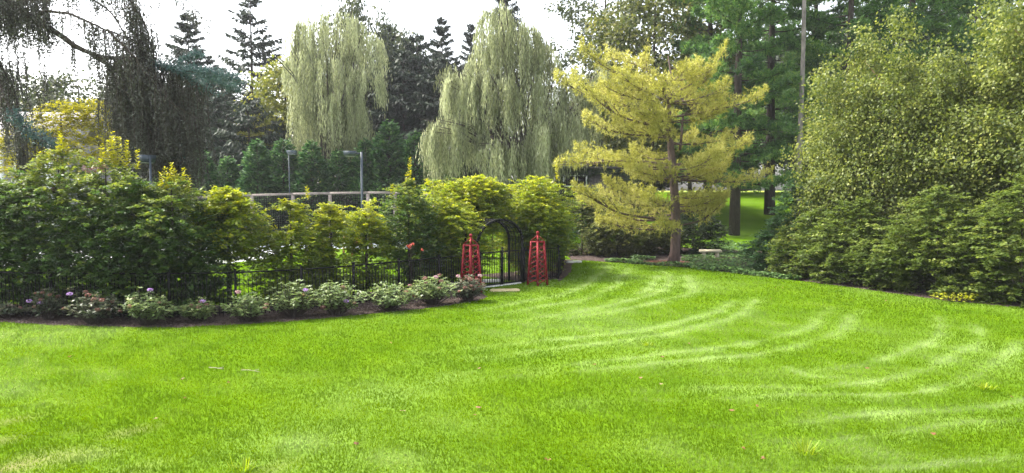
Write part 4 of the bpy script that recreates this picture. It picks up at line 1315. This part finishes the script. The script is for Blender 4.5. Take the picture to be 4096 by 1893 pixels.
def hb_tree(px, top, off, rx, ry, label, n, shoot_px=(), **kw):
    b, ang = behind_fence(px, off)
    H = top_h(px, top, b[1])
    sh = []
    for sx, sb, st in shoot_px:
        w0_ = wp(sx, sb, b[1]) - b
        ln = (sb - st) * b[1] / FPX
        c, s_ = math.cos(-ang), math.sin(-ang)
        sh.append((w0_[0] * c - w0_[1] * s_, w0_[0] * s_ + w0_[1] * c, w0_[2], ln))
    return hornbeam(b, H, rx, ry, label, n, ang=ang, shoot=sh, **kw)

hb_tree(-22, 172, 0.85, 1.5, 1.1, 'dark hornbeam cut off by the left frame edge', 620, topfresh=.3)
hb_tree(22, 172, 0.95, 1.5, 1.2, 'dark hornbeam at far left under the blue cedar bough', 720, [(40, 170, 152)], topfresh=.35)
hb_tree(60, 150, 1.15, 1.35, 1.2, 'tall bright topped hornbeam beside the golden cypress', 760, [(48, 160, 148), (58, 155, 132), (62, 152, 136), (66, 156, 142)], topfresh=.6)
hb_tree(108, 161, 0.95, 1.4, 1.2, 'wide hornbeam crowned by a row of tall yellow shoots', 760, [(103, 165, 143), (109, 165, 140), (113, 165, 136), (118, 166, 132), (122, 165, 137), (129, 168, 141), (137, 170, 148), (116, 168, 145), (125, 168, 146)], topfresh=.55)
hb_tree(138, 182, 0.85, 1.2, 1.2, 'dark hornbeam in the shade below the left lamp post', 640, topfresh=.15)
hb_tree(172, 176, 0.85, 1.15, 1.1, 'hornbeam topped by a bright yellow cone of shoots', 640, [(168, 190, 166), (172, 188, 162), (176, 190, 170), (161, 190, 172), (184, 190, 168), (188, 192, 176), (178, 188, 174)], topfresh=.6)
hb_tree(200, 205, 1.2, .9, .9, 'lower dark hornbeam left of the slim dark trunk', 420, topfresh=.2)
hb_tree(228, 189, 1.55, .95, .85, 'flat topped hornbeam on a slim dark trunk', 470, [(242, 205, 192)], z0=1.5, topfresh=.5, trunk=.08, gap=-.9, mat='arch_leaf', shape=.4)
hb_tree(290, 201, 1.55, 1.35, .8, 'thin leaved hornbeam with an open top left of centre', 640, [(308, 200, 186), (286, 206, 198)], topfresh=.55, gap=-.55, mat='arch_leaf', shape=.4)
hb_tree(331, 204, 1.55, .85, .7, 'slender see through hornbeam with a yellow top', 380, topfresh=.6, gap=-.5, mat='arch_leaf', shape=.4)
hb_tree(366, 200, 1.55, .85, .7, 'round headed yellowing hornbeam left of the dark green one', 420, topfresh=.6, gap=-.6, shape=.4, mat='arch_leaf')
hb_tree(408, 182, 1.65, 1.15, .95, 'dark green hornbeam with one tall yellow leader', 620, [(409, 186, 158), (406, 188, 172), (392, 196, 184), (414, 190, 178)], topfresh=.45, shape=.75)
# lower skirts are filled by the same trees; the clipped arch round the gate:
ARCH = 'hedge shrubs wrapped round the gate arch'
for px, top, off, rx, ry, lab, n, kw in [
    (452, 200, 1.5, 1.4, 1.3, 'yellow green hedge shrub left of the gate arch', 760, {}),
    (474, 186, 2.5, 1.3, 1.1, 'tall hedge shrub whose top roofs the left side of the arch', 640, dict(z0=1.7)),
    (548, 190, 1.3, 1.25, 1.2, 'hedge shrub right of the gate behind the right obelisk', 760, {}),
]:
    hb_tree(px, top, off, rx, ry, lab, n, mat='arch_leaf', group=ARCH, topfresh=.45, gap=-1.2, **kw)
for c, H, rx, ry, z0, n, lab, sh in [
    ((-1.5, 29.5), 4.05, 1.6, .9, 2.5, 560, 'hedge shrub bridging over the top of the gate arch', ()),
    ((.42, 31.0), 2.7, .5, .5, .3, 170, 'narrow added shrub just inside the right leaf of the gate, coloured sunlit yellow', 'shoot'),  # added shrub, sunlit leaf yellow put into its colour
    ((1.0, 31.0), 4.1, 1.6, 1.6, .9, 760, 'tall yellow topped hedge shrub behind the right side of the arch', [(.9, -.3, 3.9, .7)]),
    ((-1.0, 38.2), 2.35, 1.7, .45, .35, 330, 'hedge shrub at the back of the garden seen through the open arch, coloured sunlit yellow', 'shoot'),  # sunlight on these leaves is painted in as yellow
    ((-3.0, 27.7), 3.9, 1.2, 1.1, .4, 460, 'hedge shrub deep behind the left flank of the arch', ()),
]:
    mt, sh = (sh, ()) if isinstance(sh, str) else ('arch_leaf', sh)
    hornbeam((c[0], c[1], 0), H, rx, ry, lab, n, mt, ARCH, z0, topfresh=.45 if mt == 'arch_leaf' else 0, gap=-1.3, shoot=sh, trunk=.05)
for c, H, lab in [((1.15, 33.4), 3.5, 'hedge shrub inside the side fence, middle of its line'), ((1.45, 35.8), 3.3, 'hedge shrub inside the far end of the side fence')]:
    hornbeam((c[0], c[1], 0), H, 1.15, 1.3, lab, 520, 'arch_leaf', ARCH, .3, topfresh=.35, gap=-1.3)

# flowers showing among the hedge
def flower_cluster(name, base, pts, mat, label, cat, size=.09, petals=14):
    rng = new_rng()
    root = empty(name, base, label, cat)
    st = MB()
    for p in pts:
        p = np.asarray(p, float) - np.asarray(base)
        st.tube([(p[0] * .3, p[1] * .3, 0), (p[0] * .8, p[1] * .8, p[2] * .6), p - UP * .02], [.015, .012, .006], 4, False)
        k = petals
        a = nz(rng.normal(size=(k, 3)) + np.array([0, -.6, .3]))
        N = nz(a + rng.normal(size=(k, 3)) * .3)
        D = nz(np.cross(a, rng.normal(size=(k, 3))))
        V = leaf_quads(p + a * size * .45, D, N, size * rng.uniform(.7, 1.1, k), size * .8, .2, .5)
        link('blossom', poly_mesh('blossom', V, rng.beta(2, 2, k)), mat, root)
    st.build('stem', M['bark'], root)
    return root
flower_cluster('flowering_shrub', at(100, 22.5), [wp(x, y, 21.4) for x, y in [(99, 164), (101, 167), (105, 167), (90, 170), (54, 190), (84, 168), (29, 198), (95, 169), (103, 170)]], M['head_rose'], 'pale pink blossoms showing at the top of the dark left hedge', 'flowering shrub', .10)
flower_cluster('coral_flowers', at(412, 25.2), [wp(x, y, 23.9) for x, y in [(408, 246), (411, 245), (413, 244), (410, 248), (422, 250)]], M['head_coral'], 'coral red flowers among the dark hedge leaves left of the gate', 'flowering plant', .055)

# ------------------------------------------------------------------ black metal fence, gate and arch
FH, PSP = 1.25, .112
picket_me = MB().box((0, 0, FH / 2 - .02), (.018, .018, FH - .12)).mesh('picket')
picket_me.materials.append(M['black'])
def fence_run(line, label, name='metal_fence', skip_first=False, skip_last=False):
    base = np.array([*line[0], 0])
    root = empty(name, base, label, 'fence', 'black picket fence round the garden')
    L2 = [np.array([*p, 0]) - base for p in line]
    for i, p in enumerate(L2):
        if (i == 0 and skip_first) or (i == len(L2) - 1 and skip_last): continue
        d = L2[min(i + 1, len(L2) - 1)] - L2[max(i - 1, 0)]
        rz = math.atan2(d[1], d[0])
        po = MB().box((p[0], p[1], FH / 2 + .02), (.065, .065, FH + .08), rz).build('post', M['black'], root)
        MB().box((p[0], p[1], FH + .073), (.08, .08, .026), rz).build('cap', M['black'], po)
    for a, b in zip(L2[:-1], L2[1:]):
        d = b - a; ln = np.linalg.norm(d); u_ = d / ln
        for z in (FH - .02, .12):
            MB().bar(a + u_ * .034 + UP * z, b - u_ * .034 + UP * z, .03, .04, UP).build('rail', M['black'], root)
        k = int(round(ln / PSP))
        rz = math.atan2(d[1], d[0])
        for i in range(1, k):
            o = link('picket', picket_me, None, root)
            o.location = a + d * i / k; o.rotation_euler = (0, 0, rz)
    return root
fence_run(FENCE, 'long black picket fence running along the mulch bed from the left to the gate')
fence_run(FENCE_R, 'short black picket fence panel between the gate and the fence corner', skip_first=False, skip_last=True)
fence_run(FENCE_B, 'black picket fence going back from the corner, seen nearly end on')

def gate_leaf(p, q, label, latch):
    base = np.array([*p, 0]); d = np.array([*(q - p), 0]); ln = np.linalg.norm(d); u_ = d / ln
    root = empty('garden_gate', base, label, 'gate', 'two leaves of the black gate')
    GH = 1.27
    for z in (GH - .02, .07):
        MB().bar(u_ * .05 + UP * z, u_ * (ln - .05) + UP * z, .035, .045, UP).build('rail', M['black'], root)
    for s_ in (.028, ln - .028):
        MB().box(u_ * s_ + UP * (GH / 2 + .03), (.05, .05, GH + .02), math.atan2(d[1], d[0])).build('stile', M['black'], root)
    k = int(round(ln / .115))
    for i in range(1, k):
        o = link('picket', picket_me, None, root)
        o.location = u_ * (ln * i / k) + UP * .02; o.rotation_euler = (0, 0, math.atan2(d[1], d[0]))
    if latch:
        MB().box(u_ * (ln - .02) + np.array([.02, -.06, .62]), (.07, .07, .16)).build('latch', M['black'], root)
        h = MB().tube([u_ * (ln) + np.array([.02, -.07, 1.08]), u_ * ln + np.array([.03, -.1, 1.2]), u_ * ln + np.array([.02, -.07, 1.42])], [.03, .045, .03], 8).build('handle', M['black'], root)
    return root
gd = nz(GATE_R - GATE_L)
mid_g = (GATE_L + GATE_R) / 2
gate_leaf(GATE_L + gd * .07, mid_g - gd * .012, 'left leaf of the black picket gate showing bright lawn behind it', True)
gate_leaf(mid_g + gd * .012, GATE_R - gd * .07, 'right leaf of the black picket gate with leaves and soil behind it', False)

# arch
base = np.array([*mid_g, 0])
root = empty('garden_arch', base, 'black metal arch of two hoops with lattice spanning the gate', 'garden arch')
gn = np.array([*nin, 0]); gu = np.array([*gd, 0])
hw_, spring, rise = 1.12, 1.62, .80
def hoop(o_):
    pts_ = [gu * -hw_ + gn * o_ + UP * z for z in (0, .8, spring)]
    pts_ += [gn * o_ + gu * (-hw_ * math.cos(a)) + UP * (spring + rise * math.sin(a)) for a in np.linspace(0, math.pi, 25)[1:-1]]
    pts_ += [gu * hw_ + gn * o_ + UP * z for z in (spring, .8, 0)]
    return pts_
for o_ in (0.06, .78):
    b = MB(); h = hoop(o_)
    for p, q in zip(h[:-1], h[1:]): b.bar(p, q, .085, .07, gn)
    b.build('hoop', M['black'], root)
H0, H1 = hoop(.06), hoop(.78)
for i in range(1, len(H0) - 1, 2):
    MB().bar(H0[i] + UP * .001, H1[i] + UP * .001, .025, .02, UP).build('cross_bar', M['black'], root)
for f in (.25, .5, .75):
    b = MB()
    h = [H0[i] * (1 - f) + H1[i] * f for i in range(len(H0))]
    for p, q in zip(h[:-1], h[1:]): b.bar(p, q, .018, .018, gn)
    b.build('lattice_hoop', M['black'], root)

# ------------------------------------------------------------------ red obelisks
def obelisk(base, H, label, rz, wb, wt):
    root = empty('obelisk', (*base[:2], 0), label, 'obelisk', 'red garden obelisks either side of the gate', rz)
    zt = H * .835
    def corner(i, z):
        w = (wb + (wt - wb) * z / zt) / 2
        sx, sy = [(-1, -1), (1, -1), (1, 1), (-1, 1)][i]
        return np.array([sx * w, sy * w, z])
    for i in range(4):
        MB().bar(corner(i, 0), corner(i, zt), .054, .054, (1, 0, 0)).build('leg', M['red'], root)
    apex = np.array([0, 0, H * .945])
    for i in range(4):
        MB().bar(corner(i, zt) + UP * .02, apex, .05, .032, UP).build('roof_bar', M['red'], root)
        a, b_ = corner(i, zt - .03), corner((i + 1) % 4, zt - .03)
        MB().bar(a, b_, .03, .05, UP).build('top_rail', M['red'], root)
    fin = MB(); fin.tube([apex - UP * .03, apex + UP * .03, apex + UP * .05], [.035, .04, .02], 8); fin.ball(apex + UP * .095, .058, 12, 8)
    fin.build('finial', M['red'], root, True)
    n = 8
    for i in range(4):
        a0, a1 = i, (i + 1) % 4
        ctr = lambda z: (corner(a0, z) + corner(a1, z)) / 2
        for k in range(n):
            z0_ = .06 + (zt - .22) * k / n; z1_ = z0_ + (zt / n) * .95
            p, q = corner(a0, z0_), corner(a1, z1_)
            nrm = nz(ctr(.5) * np.array([1, 1, 0]))
            MB().bar(p * 1.0 + nrm * .004, q + nrm * .004, .03, .012, nrm).build('slat', M['red'], root)
rz = gdir
obelisk(gp(471, 292.5), 1.98, 'red lattice obelisk on the left with hydrangeas hiding its foot', rz, .52, .33)
obelisk(gp(537.5, 285.0), 1.96, 'red lattice obelisk standing free on the grass right of the gate', rz, .52, .33)

# ------------------------------------------------------------------ hydrangeas
def leaf_hex(P, D, N, L, W):
    S = nz(np.cross(D, N)); L = L[:, None]; W = W[:, None]
    up = N * W * .16; tip = N * L * -.10
    return np.stack([P, P + D * L * .28 + S * W * .46 + up, P + D * L * .62 + S * W * .40 + up * .8, P + D * L + tip, P + D * L * .62 - S * W * .40 + up * .8, P + D * L * .28 - S * W * .46 + up], 1)

def hydrangea(px, py, hw, top, label, mat='hydr', heads=(), faded=0, dens=1.0, tall=()):
    rng = new_rng()
    b = gp(px, py - 3.5)
    s_ = b[1] / FPX
    H = (py - 3 - top) * s_ * 1.02; R = hw * s_
    root = empty('hydrangea', (b[0], b[1], 0), label, 'hydrangea', 'hydrangeas along the mulch bed')
    ns = int(56 * dens); R *= 1.12
    st = MB(); P, D, N, L, W, T = [], [], [], [], [], []
    tips = []
    for i in range(ns):
        ph = rng.uniform(0, 6.283); rr = math.sqrt(rng.uniform(0, 1)); ht = H * (1 - .5 * rr ** 2) * rng.uniform(.72, 1.05)
        e = np.array([math.cos(ph) * rr * R, math.sin(ph) * rr * R * .8, ht])
        tips.append(e)
    for q in tall: tips.append(wp(q[0], q[1], b[1] - .25) - np.array([b[0], b[1], 0]))
    for e in tips:
        s0 = np.array([e[0] * .18, e[1] * .18, 0])
        m = np.array([e[0] * .55, e[1] * .55, e[2] * .55])
        st.tube([s0, m, e], [.011, .009, .005], 4, False)
        npair = rng.integers(4, 7)
        tb = .45 + rng.normal() * .15
        for j in range(npair):
            f = .30 + .70 * (j + 1) / npair
            c = s0 + (m - s0) * min(1, f * 2) if f < .5 else m + (e - m) * (f - .5) * 2
            a0 = j * 1.57 + rng.uniform(0, .6)
            for k in range(4 if j == npair - 1 else 2):
                a = a0 + k * (1.57 if j == npair - 1 else 3.14)
                o = np.array([math.cos(a), math.sin(a), rng.uniform(-.25, .35) + (.35 if j == npair - 1 else 0)])
                o = nz(o + rng.normal(size=3) * .15)
                P.append(c + o * .02); D.append(o)
                nn_ = np.cross(np.cross(o, UP), o); N.append(nz(nn_ + rng.normal(size=3) * .25))
                sz = rng.uniform(.75, 1.15) * (.72 if j == npair - 1 else 1)
                L.append(.135 * sz); W.append(.085 * sz); T.append(tb + rng.normal() * .14 + (.12 if j == npair - 1 else 0))
    st.build('stems', M['bark'], root)
    o = link('leaves', poly_mesh('leaves', leaf_hex(*[np.array(v) for v in (P, D, N, L, W)]), np.array(T)), M[mat], root)
    o['kind'] = 'stuff'
    def head(c, m, r_, lab):
        k = 34; r_ = r_ * .8
        a = nz(rng.normal(size=(k, 3)) + UP * .35)
        c2_ = c + a * np.array([r_, r_, r_ * .55])
        Nn = nz(a + rng.normal(size=(k, 3)) * .3); Dd = nz(np.cross(a, rng.normal(size=(k, 3))))
        h = link('flower_head', poly_mesh('flower_head', leaf_quads(c2_ - Dd * .02, Dd, Nn, r_ * .75 * rng.uniform(.7, 1.2, k), np.full(k, r_ * .6), .2, .5), rng.beta(2, 2, k)), m, root)
        if lab: h['label'] = lab
    for (hx, hy, kind) in heads:
        head(wp(hx, hy, b[1] - R * .55) - np.array([b[0], b[1], 0]), M[kind], .085, {'head_violet': 'violet flower head', 'head_rose': 'pink flower head', 'head_pink': 'faded brownish pink flower head'}[kind])
    for i in range(faded):
        e = tips[rng.integers(0, ns)]
        head(e + UP * .03, M['head_pink'], rng.uniform(.055, .085), 'faded brownish pink flower head')
hydrangea(8, 321, 22, 299, 'sparse straggling hydrangea with faded heads at the left frame edge', 'hydr_dark', [(40, 303, 'head_violet')], 7, .5)
hydrangea(48, 323, 18, 292, 'thin brownish hydrangea with upright faded spikes', 'hydr_dark', [(29, 301, 'head_violet')], 8, .5, [(48, 290)])
hydrangea(94, 327, 25, 293, 'hydrangea with many faded heads and one tall violet bloom', 'hydr_dark', [(69.5, 294, 'head_violet'), (88, 295, 'head_pink'), (102, 300, 'head_pink')], 14, 1.1, [(71, 288), (68, 290)])
hydrangea(146, 328.5, 26, 293, 'broad light green hydrangea in front of the dark hedge', 'hydr', [(150, 290, 'head_violet')], 6, 1.2, [(138, 288)])
hydrangea(197, 325, 19, 299, 'small rounded hydrangea with a single violet flower', 'hydr', [(203, 301, 'head_violet')], 5, .9)
hydrangea(248, 325, 24, 293, 'compact hydrangea with drooping pale leaves', 'hydr', [(238, 292, 'head_rose')], 3, 1.1)
hydrangea(294, 320.5, 28, 283, 'tall leafy hydrangea with one violet flower at its top', 'hydr', [(305.5, 290, 'head_violet')], 2, 1.3)
hydrangea(336, 318.5, 27, 281, 'leafy hydrangea with a small mauve flower low on its right', 'hydr', [(346, 301, 'head_violet'), (323, 307, 'head_pink')], 2, 1.2)
hydrangea(389, 313.5, 28, 283, 'fresh green hydrangea with yellowing lower leaves', 'hydr', [], 2, 1.3)
hydrangea(433, 308, 25, 276, 'large hydrangea dusted with brownish pink heads', 'hydr', [(436, 277, 'head_rose'), (425, 278, 'head_pink'), (441, 281, 'head_pink')], 9, 1.3)
hydrangea(468, 304.5, 18, 277, 'dark pink flowered hydrangea at the foot of the left obelisk', 'hydr_dark', [(480, 275.5, 'head_rose'), (458, 276, 'head_rose'), (474, 289, 'head_pink'), (470, 279, 'head_pink')], 14, 1.2)

# ------------------------------------------------------------------ birches, hedges and shrubs on the right
def birch(px, Y, top, R, label, n_cl, stems, ry=None, low=.03, tb=.45, shape=1.):
    rng = new_rng()
    b = at(px, Y); H = top_h(px, top, Y)
    root = empty('river_birch', b, label, 'birch tree', 'river birches in the right hand clump')
    def prof(z):
        f = min(1, .8 + z * .8) * max(.05, 1 - max(0, (z - .5) / .5) ** 2)
        return R * f + .1, (ry or R) * f + .1
    # one broad body and several upright plumes with pointed tops
    P, out, d = envelope(rng, int(n_cl * .40), H * .78, prof, low * H, .3, .6, -.35, 1.5)
    Ps, os_ = [P], [out]
    plumes = [(0, 0, 1.0, .40)] + [(R * .62 * math.cos(a), R * .5 * math.sin(a), rng.uniform(.68, .97), rng.uniform(.22, .34)) for a in np.arange(6) * 1.047 + rng.uniform(0, 1)]
    for qx, qy, hh_, rr_ in plumes:
        pz = lambda z: ((rr_ * R * (.65 + .6 * z) * (1 - z ** 2.4) ** .7 + .12,) * 2)
        p_, o_, d_ = envelope(rng, int(n_cl * .105), H * hh_, pz, H * .22, .25, .6, -.75, 2.0)
        Ps.append(p_ + np.array([qx, qy, 0]) * np.minimum(1, p_[:, 2:3] / (H * .45))); os_.append(o_)
    P, out = np.concatenate(Ps), np.concatenate(os_)
    w = MB()
    for sx, sy, lx, ly, r0 in stems:
        p = np.array([[sx, sy, -.1], [sx + lx * .15, sy + ly * .15, H * .15], [sx + lx * .45, sy + ly * .45, H * .42], [sx + lx * .8, sy + ly * .8, H * .48], [sx + lx, sy + ly, H * .58]])
        p[1:, :2] += rng.normal(size=(4, 2)) * .05
        w.tube(p, [r0, r0 * .85, r0 * .6, r0 * .35, .012], 7)
        for t in pick(rng, P, 16):
            z = max(H * .15, t[2] - .9)
            q = np.array([np.interp(z, p[:, 2], p[:, i]) for i in range(3)])
            if np.hypot(*(t - q)[:2]) < R * 1.1:
                w.tube([q, (q + t) / 2 + UP * .15, t], [r0 * .28, r0 * .18, .008], 4, False)
    w.build('trunk', M['birchbark'], root, True)
    foliage('crown', [hanging(rng, P, 17, .22, .125, .088, tb, .2, .11, .6, out)], M['birch'], root)
    return root

birch(855, 30.9, 26, 2.3, 'left hand river birch with the lower rounded crown', 2100, [(0, 0, -.3, 0, .10), (.35, .2, .5, .2, .09)], 1.9)
river = (birch(895, 29.7, 6, 2.3, 'river birch with the salmon trunk showing through its leaves', 2400, [(0, -1.2, 0, .6, .10), (-.25, -.6, -1.1, .4, .08), (.4, -.4, .8, .4, .07)], 1.9), top_h(895, 6, 29.7))
birch(938, 28.4, 36, 1.9, 'shorter river birch in the dip between the two tall ones', 1700, [(0, 0, .2, 0, .08), (-.3, .1, -.5, .1, .07)], 1.7)
PB = river
for px, Y, top, lab, w_, a_ in [(985, 27.6, -6, 'tall river birch right of the dip with a wide crown', 1.08, 2.6), (1042, 26.0, -30, 'river birch at the right frame edge, its top cut off', 1.1, 1.1)]:
    b = at(px, Y)
    clone(PB[0], b, lab, (w_, w_, top_h(px, top, Y) / PB[1]), a_)

def bush(px, Y, top, rx, ry, label, mat, n, group, name='hedge_shrub', cat='shrub', z0=.03, L=.12, W=.084, per=18, shape=.5, **kw):
    b = at(px, Y)
    return hornbeam(b, top_h(px, top, Y), rx, ry, label, n, mat, group, z0, per=per, shape=shape, L=L, W=W, name=name, cat=cat, limbs=20, trunk=.05, **kw)

RG = 'shrubs lining the right lawn edge'
bush(768, 32.2, 232, 1.1, 1.0, 'small blue green shrub beside the stone bench', 'bluegreen', 330, RG)
bush(806, 32.2, 172, 1.65, 1.4, 'tall pointed blue green shrub in front of the bare grey trunk', 'bluegreen', 760, RG, shape=.5)
bush(812, 30.1, 205, 1.7, 1.2, 'dark hedge shrub below the pointed blue green one', 'hedge', 640, RG)
bush(856, 28.3, 196, 1.7, 1.3, 'hedge shrub under the left hand birch', 'hedge', 640, RG)
bush(898, 26.8, 212, 1.6, 1.3, 'bright leaved hedge shrub below the salmon birch trunk', 'hedge', 640, RG, topfresh=.2)
bush(940, 25.3, 186, 1.6, 1.3, 'hedge shrub under the shorter birch with dark hollows', 'hedge', 600, RG)
bush(984, 24.1, 206, 1.6, 1.3, 'dark hollowed hedge shrub below the wide birch', 'hedge', 600, RG, gap=-.7)
bush(1026, 23.2, 176, 1.5, 1.3, 'hedge shrub at the right frame edge', 'hedge', 560, RG, gap=-.8)
CG = 'shrubs behind the far lawn edge'
bush(582, 40.2, 200, 1.7, 1.4, 'dull green beech bush right of the side fence', 'beech', 620, CG)
bush(618, 39.6, 207, 2.0, 1.6, 'wide beech bush under the lowest yellow boughs', 'beech', 800, CG)
bush(652, 40.4, 222, 1.7, 1.3, 'shaded beech bush left of the yellow pine trunk', 'beech', 560, CG)
bush(694, 40.6, 206, 1.7, 1.5, 'dark rounded yew bush right of the yellow pine trunk', 'wood_leaf', 480, CG, name='yew_bush')
bush(592, 44, 186, 2.2, 1.3, 'loose bush growing against the stone outbuilding', 'bluegreen', 420, CG)

# yellow plant at the foot of the right hedge
rng = new_rng()
b = gp(954, 301.5)
root = empty('yellow_plant', (b[0], b[1], 0), 'low yellow green plant at the foot of the right hedge', 'plant')
n = 130
ph = rng.uniform(0, 6.28, n); rr = np.sqrt(rng.uniform(0, 1, n)) * .42
P = np.stack([np.cos(ph) * rr * 1.6, np.sin(ph) * rr * .7, rng.uniform(.05, .26, n)], 1)
D = nz(np.stack([np.cos(ph), np.sin(ph), rng.uniform(-.3, .5, n)], 1)); N = nz(UP + rng.normal(size=(n, 3)) * .3)
foliage('leaves', [[P, D, N, rng.uniform(.08, .13, n), rng.uniform(.06, .09, n), rng.beta(2, 2, n)]], M['yellowplant'], root)
st = MB()
for q in P[::6]: st.tube([(q[0] * .3, q[1] * .3, 0), q], [.006, .004], 3, False)
st.build('stem', M['bark'], root)

# leafy ground cover round the bench
rng = new_rng()
nn = 6500
poly = np.array([gp(x, y)[:2] for x, y in [(684, 268), (700, 270), (735, 273), (760, 276), (780, 274), (770, 262), (745, 250), (716, 247), (700, 251), (684, 256), (682, 262)]])
P = np.column_stack([rng.uniform(8, 14, nn), rng.uniform(30, 46, nn)])
P = P[in_poly(P, poly)]
more = np.column_stack([rng.uniform(6.0, 7.2, 500), rng.uniform(35.6, 37.4, 500)])
P = np.concatenate([P, more, np.column_stack([np.interp(rng.uniform(.1, .42, 1500), np.linspace(0, 1, len(edge)), edge[:, 0]), np.zeros(1500)])])
k = len(P) - 1500
P[k:, 1] = np.interp(P[k:, 0], edge[:, 0], edge[:, 1]) + rng.uniform(.05, .5, 1500)
P = P[~in_poly(P, RB)]
n = len(P)
ph = rng.uniform(0, 6.28, n)
Z = hgt(P[:, 0], P[:, 1]) + rng.uniform(.04, .19, n) * (.8 + .3 * wave_noise(P, rng, 1.5))
D = nz(np.stack([np.cos(ph), np.sin(ph), rng.uniform(-.4, .3, n)], 1)); N = nz(UP + rng.normal(size=(n, 3)) * .35)
tag(foliage('ground_cover', [[np.column_stack([P, Z]), D, N, rng.uniform(.12, .2, n), rng.uniform(.1, .16, n), np.clip(.5 + rng.normal(size=n) * .2, 0, 1)]], M['cover'], None), kind='stuff')

# stone bench
b = at(711.5, 37.6)
root = empty('stone_bench', b, 'plain pale stone bench on two blocks among the ground cover', 'bench', None, -.03)
bn = MB()
hw_, hd_ = .56, .19
bn.hexa([(-hw_, -hd_, .36), (hw_, -hd_, .36), (hw_, hd_, .36), (-hw_, hd_, .36), (-hw_ + .03, -hd_ + .02, .475), (hw_ - .03, -hd_ + .02, .475), (hw_ - .03, hd_ - .02, .475), (-hw_ + .03, hd_ - .02, .475)])
bn.build('seat', M['stone'], root)
for x in (-.34, .34):
    MB().hexa([(x - .08, -.15, -.05), (x + .08, -.15, -.05), (x + .08, .15, -.05), (x - .08, .15, -.05), (x - .065, -.14, .358), (x + .065, -.14, .358), (x + .065, .14, .358), (x - .065, .14, .358)]).build('leg', M['stone'], root)

# ------------------------------------------------------------------ small things on the lawn
def twig(pts_, label):
    P = [gp(x, y, .03) for x, y in pts_]
    b = MB(); b.tube(P, np.linspace(.008, .005, len(P)), 5)
    d = P[len(P) // 2]
    b.tube([d, d + np.array([.08, .05, .02])], [.008, .004], 4)
    tag(b.build('twig', M['twig'], None, True), label, 'twig', 'twigs lying on the lawn')
twig([(209, 367.4), (215, 367.7), (219, 368.4), (224, 368.9)], 'pale bleached twig lying on the lawn, left of two')
twig([(241, 370.0), (248, 369.9), (254, 370.8), (260, 371.9)], 'pale bleached twig lying on the lawn, right of two')
rng = new_rng()
spots = [(69, 359), (181, 382), (186, 400.5), (230, 385), (154, 422), (478, 371), (403, 413.5), (477, 410.5), (476, 418), (548, 463), (663, 359.5), (640, 381), (690, 346), (770, 300), (783, 289), (775, 289), (756, 409), (732, 414),
         (765, 462), (933, 438), (885, 302), (745, 452), (595, 367), (392, 345), (357, 448), (1013, 400), (866, 371), (660, 387), (562, 278)]
for i, (x, y) in enumerate(spots):
    c = gp(x, y)
    k = 5
    parts = []
    a0 = rng.uniform(0, 6.28)
    V = []
    for j in range(3):
        a = a0 + (j - 1) * .9
        d_ = nz(np.array([[math.cos(a), math.sin(a), rng.uniform(0, .5)]]))
        n_ = nz(np.array([[rng.normal() * .4, rng.normal() * .4, 1]]))
        V.append(leaf_quads(np.array([[0, 0, 0.]]), d_, n_, np.array([rng.uniform(.045, .075)]), np.array([.04]), .3))
    o = link('fallen_leaf', poly_mesh('fallen_leaf', np.concatenate(V), np.full(3, rng.uniform(.1, .95))), M['dead'])
    o.location = (c[0], c[1], .045)
    tag(o, 'small dry curled leaf lying on the mown lawn', 'leaf', 'dry leaves scattered on the lawn')

def tuft(px, py, H, n, label, mat):
    rng = new_rng()
    c = gp(px, py)
    ph = rng.uniform(0, 6.28, n); r_ = rng.uniform(0, .16, n)
    P = np.stack([np.cos(ph) * r_, np.sin(ph) * r_, np.zeros(n)], 1)
    lean = rng.uniform(.2, 1.3, n)
    D = nz(np.stack([np.cos(ph) * lean, np.sin(ph) * lean, np.ones(n)], 1))
    S = nz(np.cross(D, UP)); Ln = H * rng.uniform(.5, 1.1, n)[:, None]; W = .011
    m_ = P + D * Ln * .6; e = P + D * Ln - UP * (lean[:, None] * .3 * Ln)
    V = np.stack([P - S * W / 2, P + S * W / 2, m_ + S * W * .45, m_ - S * W * .45], 1)
    V2 = np.stack([m_ - S * W * .45, m_ + S * W * .45, e + S * .001, e - S * .001], 1)
    T = rng.beta(2, 2, n)
    o = link('grass_tuft', poly_mesh('grass_tuft', np.concatenate([V, V2]), np.concatenate([T, T])), mat)
    o.location = (c[0], c[1], 0)
    tag(o, label, 'grass tuft', 'long grass tufts standing above the lawn')
tuft(805, 452, .26, 70, 'long arching grass tuft in the bottom right lawn', M['longgrass'])
tuft(985, 388, .16, 60, 'small yellowish grass tuft near the right edge', M['longgrass'])
tuft(243, 469, .2, 40, 'grass tuft at the bottom left edge of the picture', M['longgrass'])
tuft(646, 345, .14, 45, 'faint yellow grass tuft in the middle of the lawn', M['longgrass'])


# ------------------------------------------------------------------ thin summer haze
hz = MB().box((0, 55, 17), (300, 160, 37)).build('haze', None)
m = bpy.data.materials.new('haze'); m.use_nodes = True
m.node_tree.nodes.clear()
vo = m.node_tree.nodes.new("ShaderNodeOutputMaterial"); pv = m.node_tree.nodes.new("ShaderNodeVolumePrincipled")
pv.inputs['Color'].default_value = (.93, .95, 1, 1); pv.inputs['Density'].default_value = .0003; pv.inputs['Anisotropy'].default_value = .2
m.node_tree.links.new(pv.outputs[0], vo.inputs['Volume'])
hz.data.materials.append(m)
tag(hz, kind='stuff')
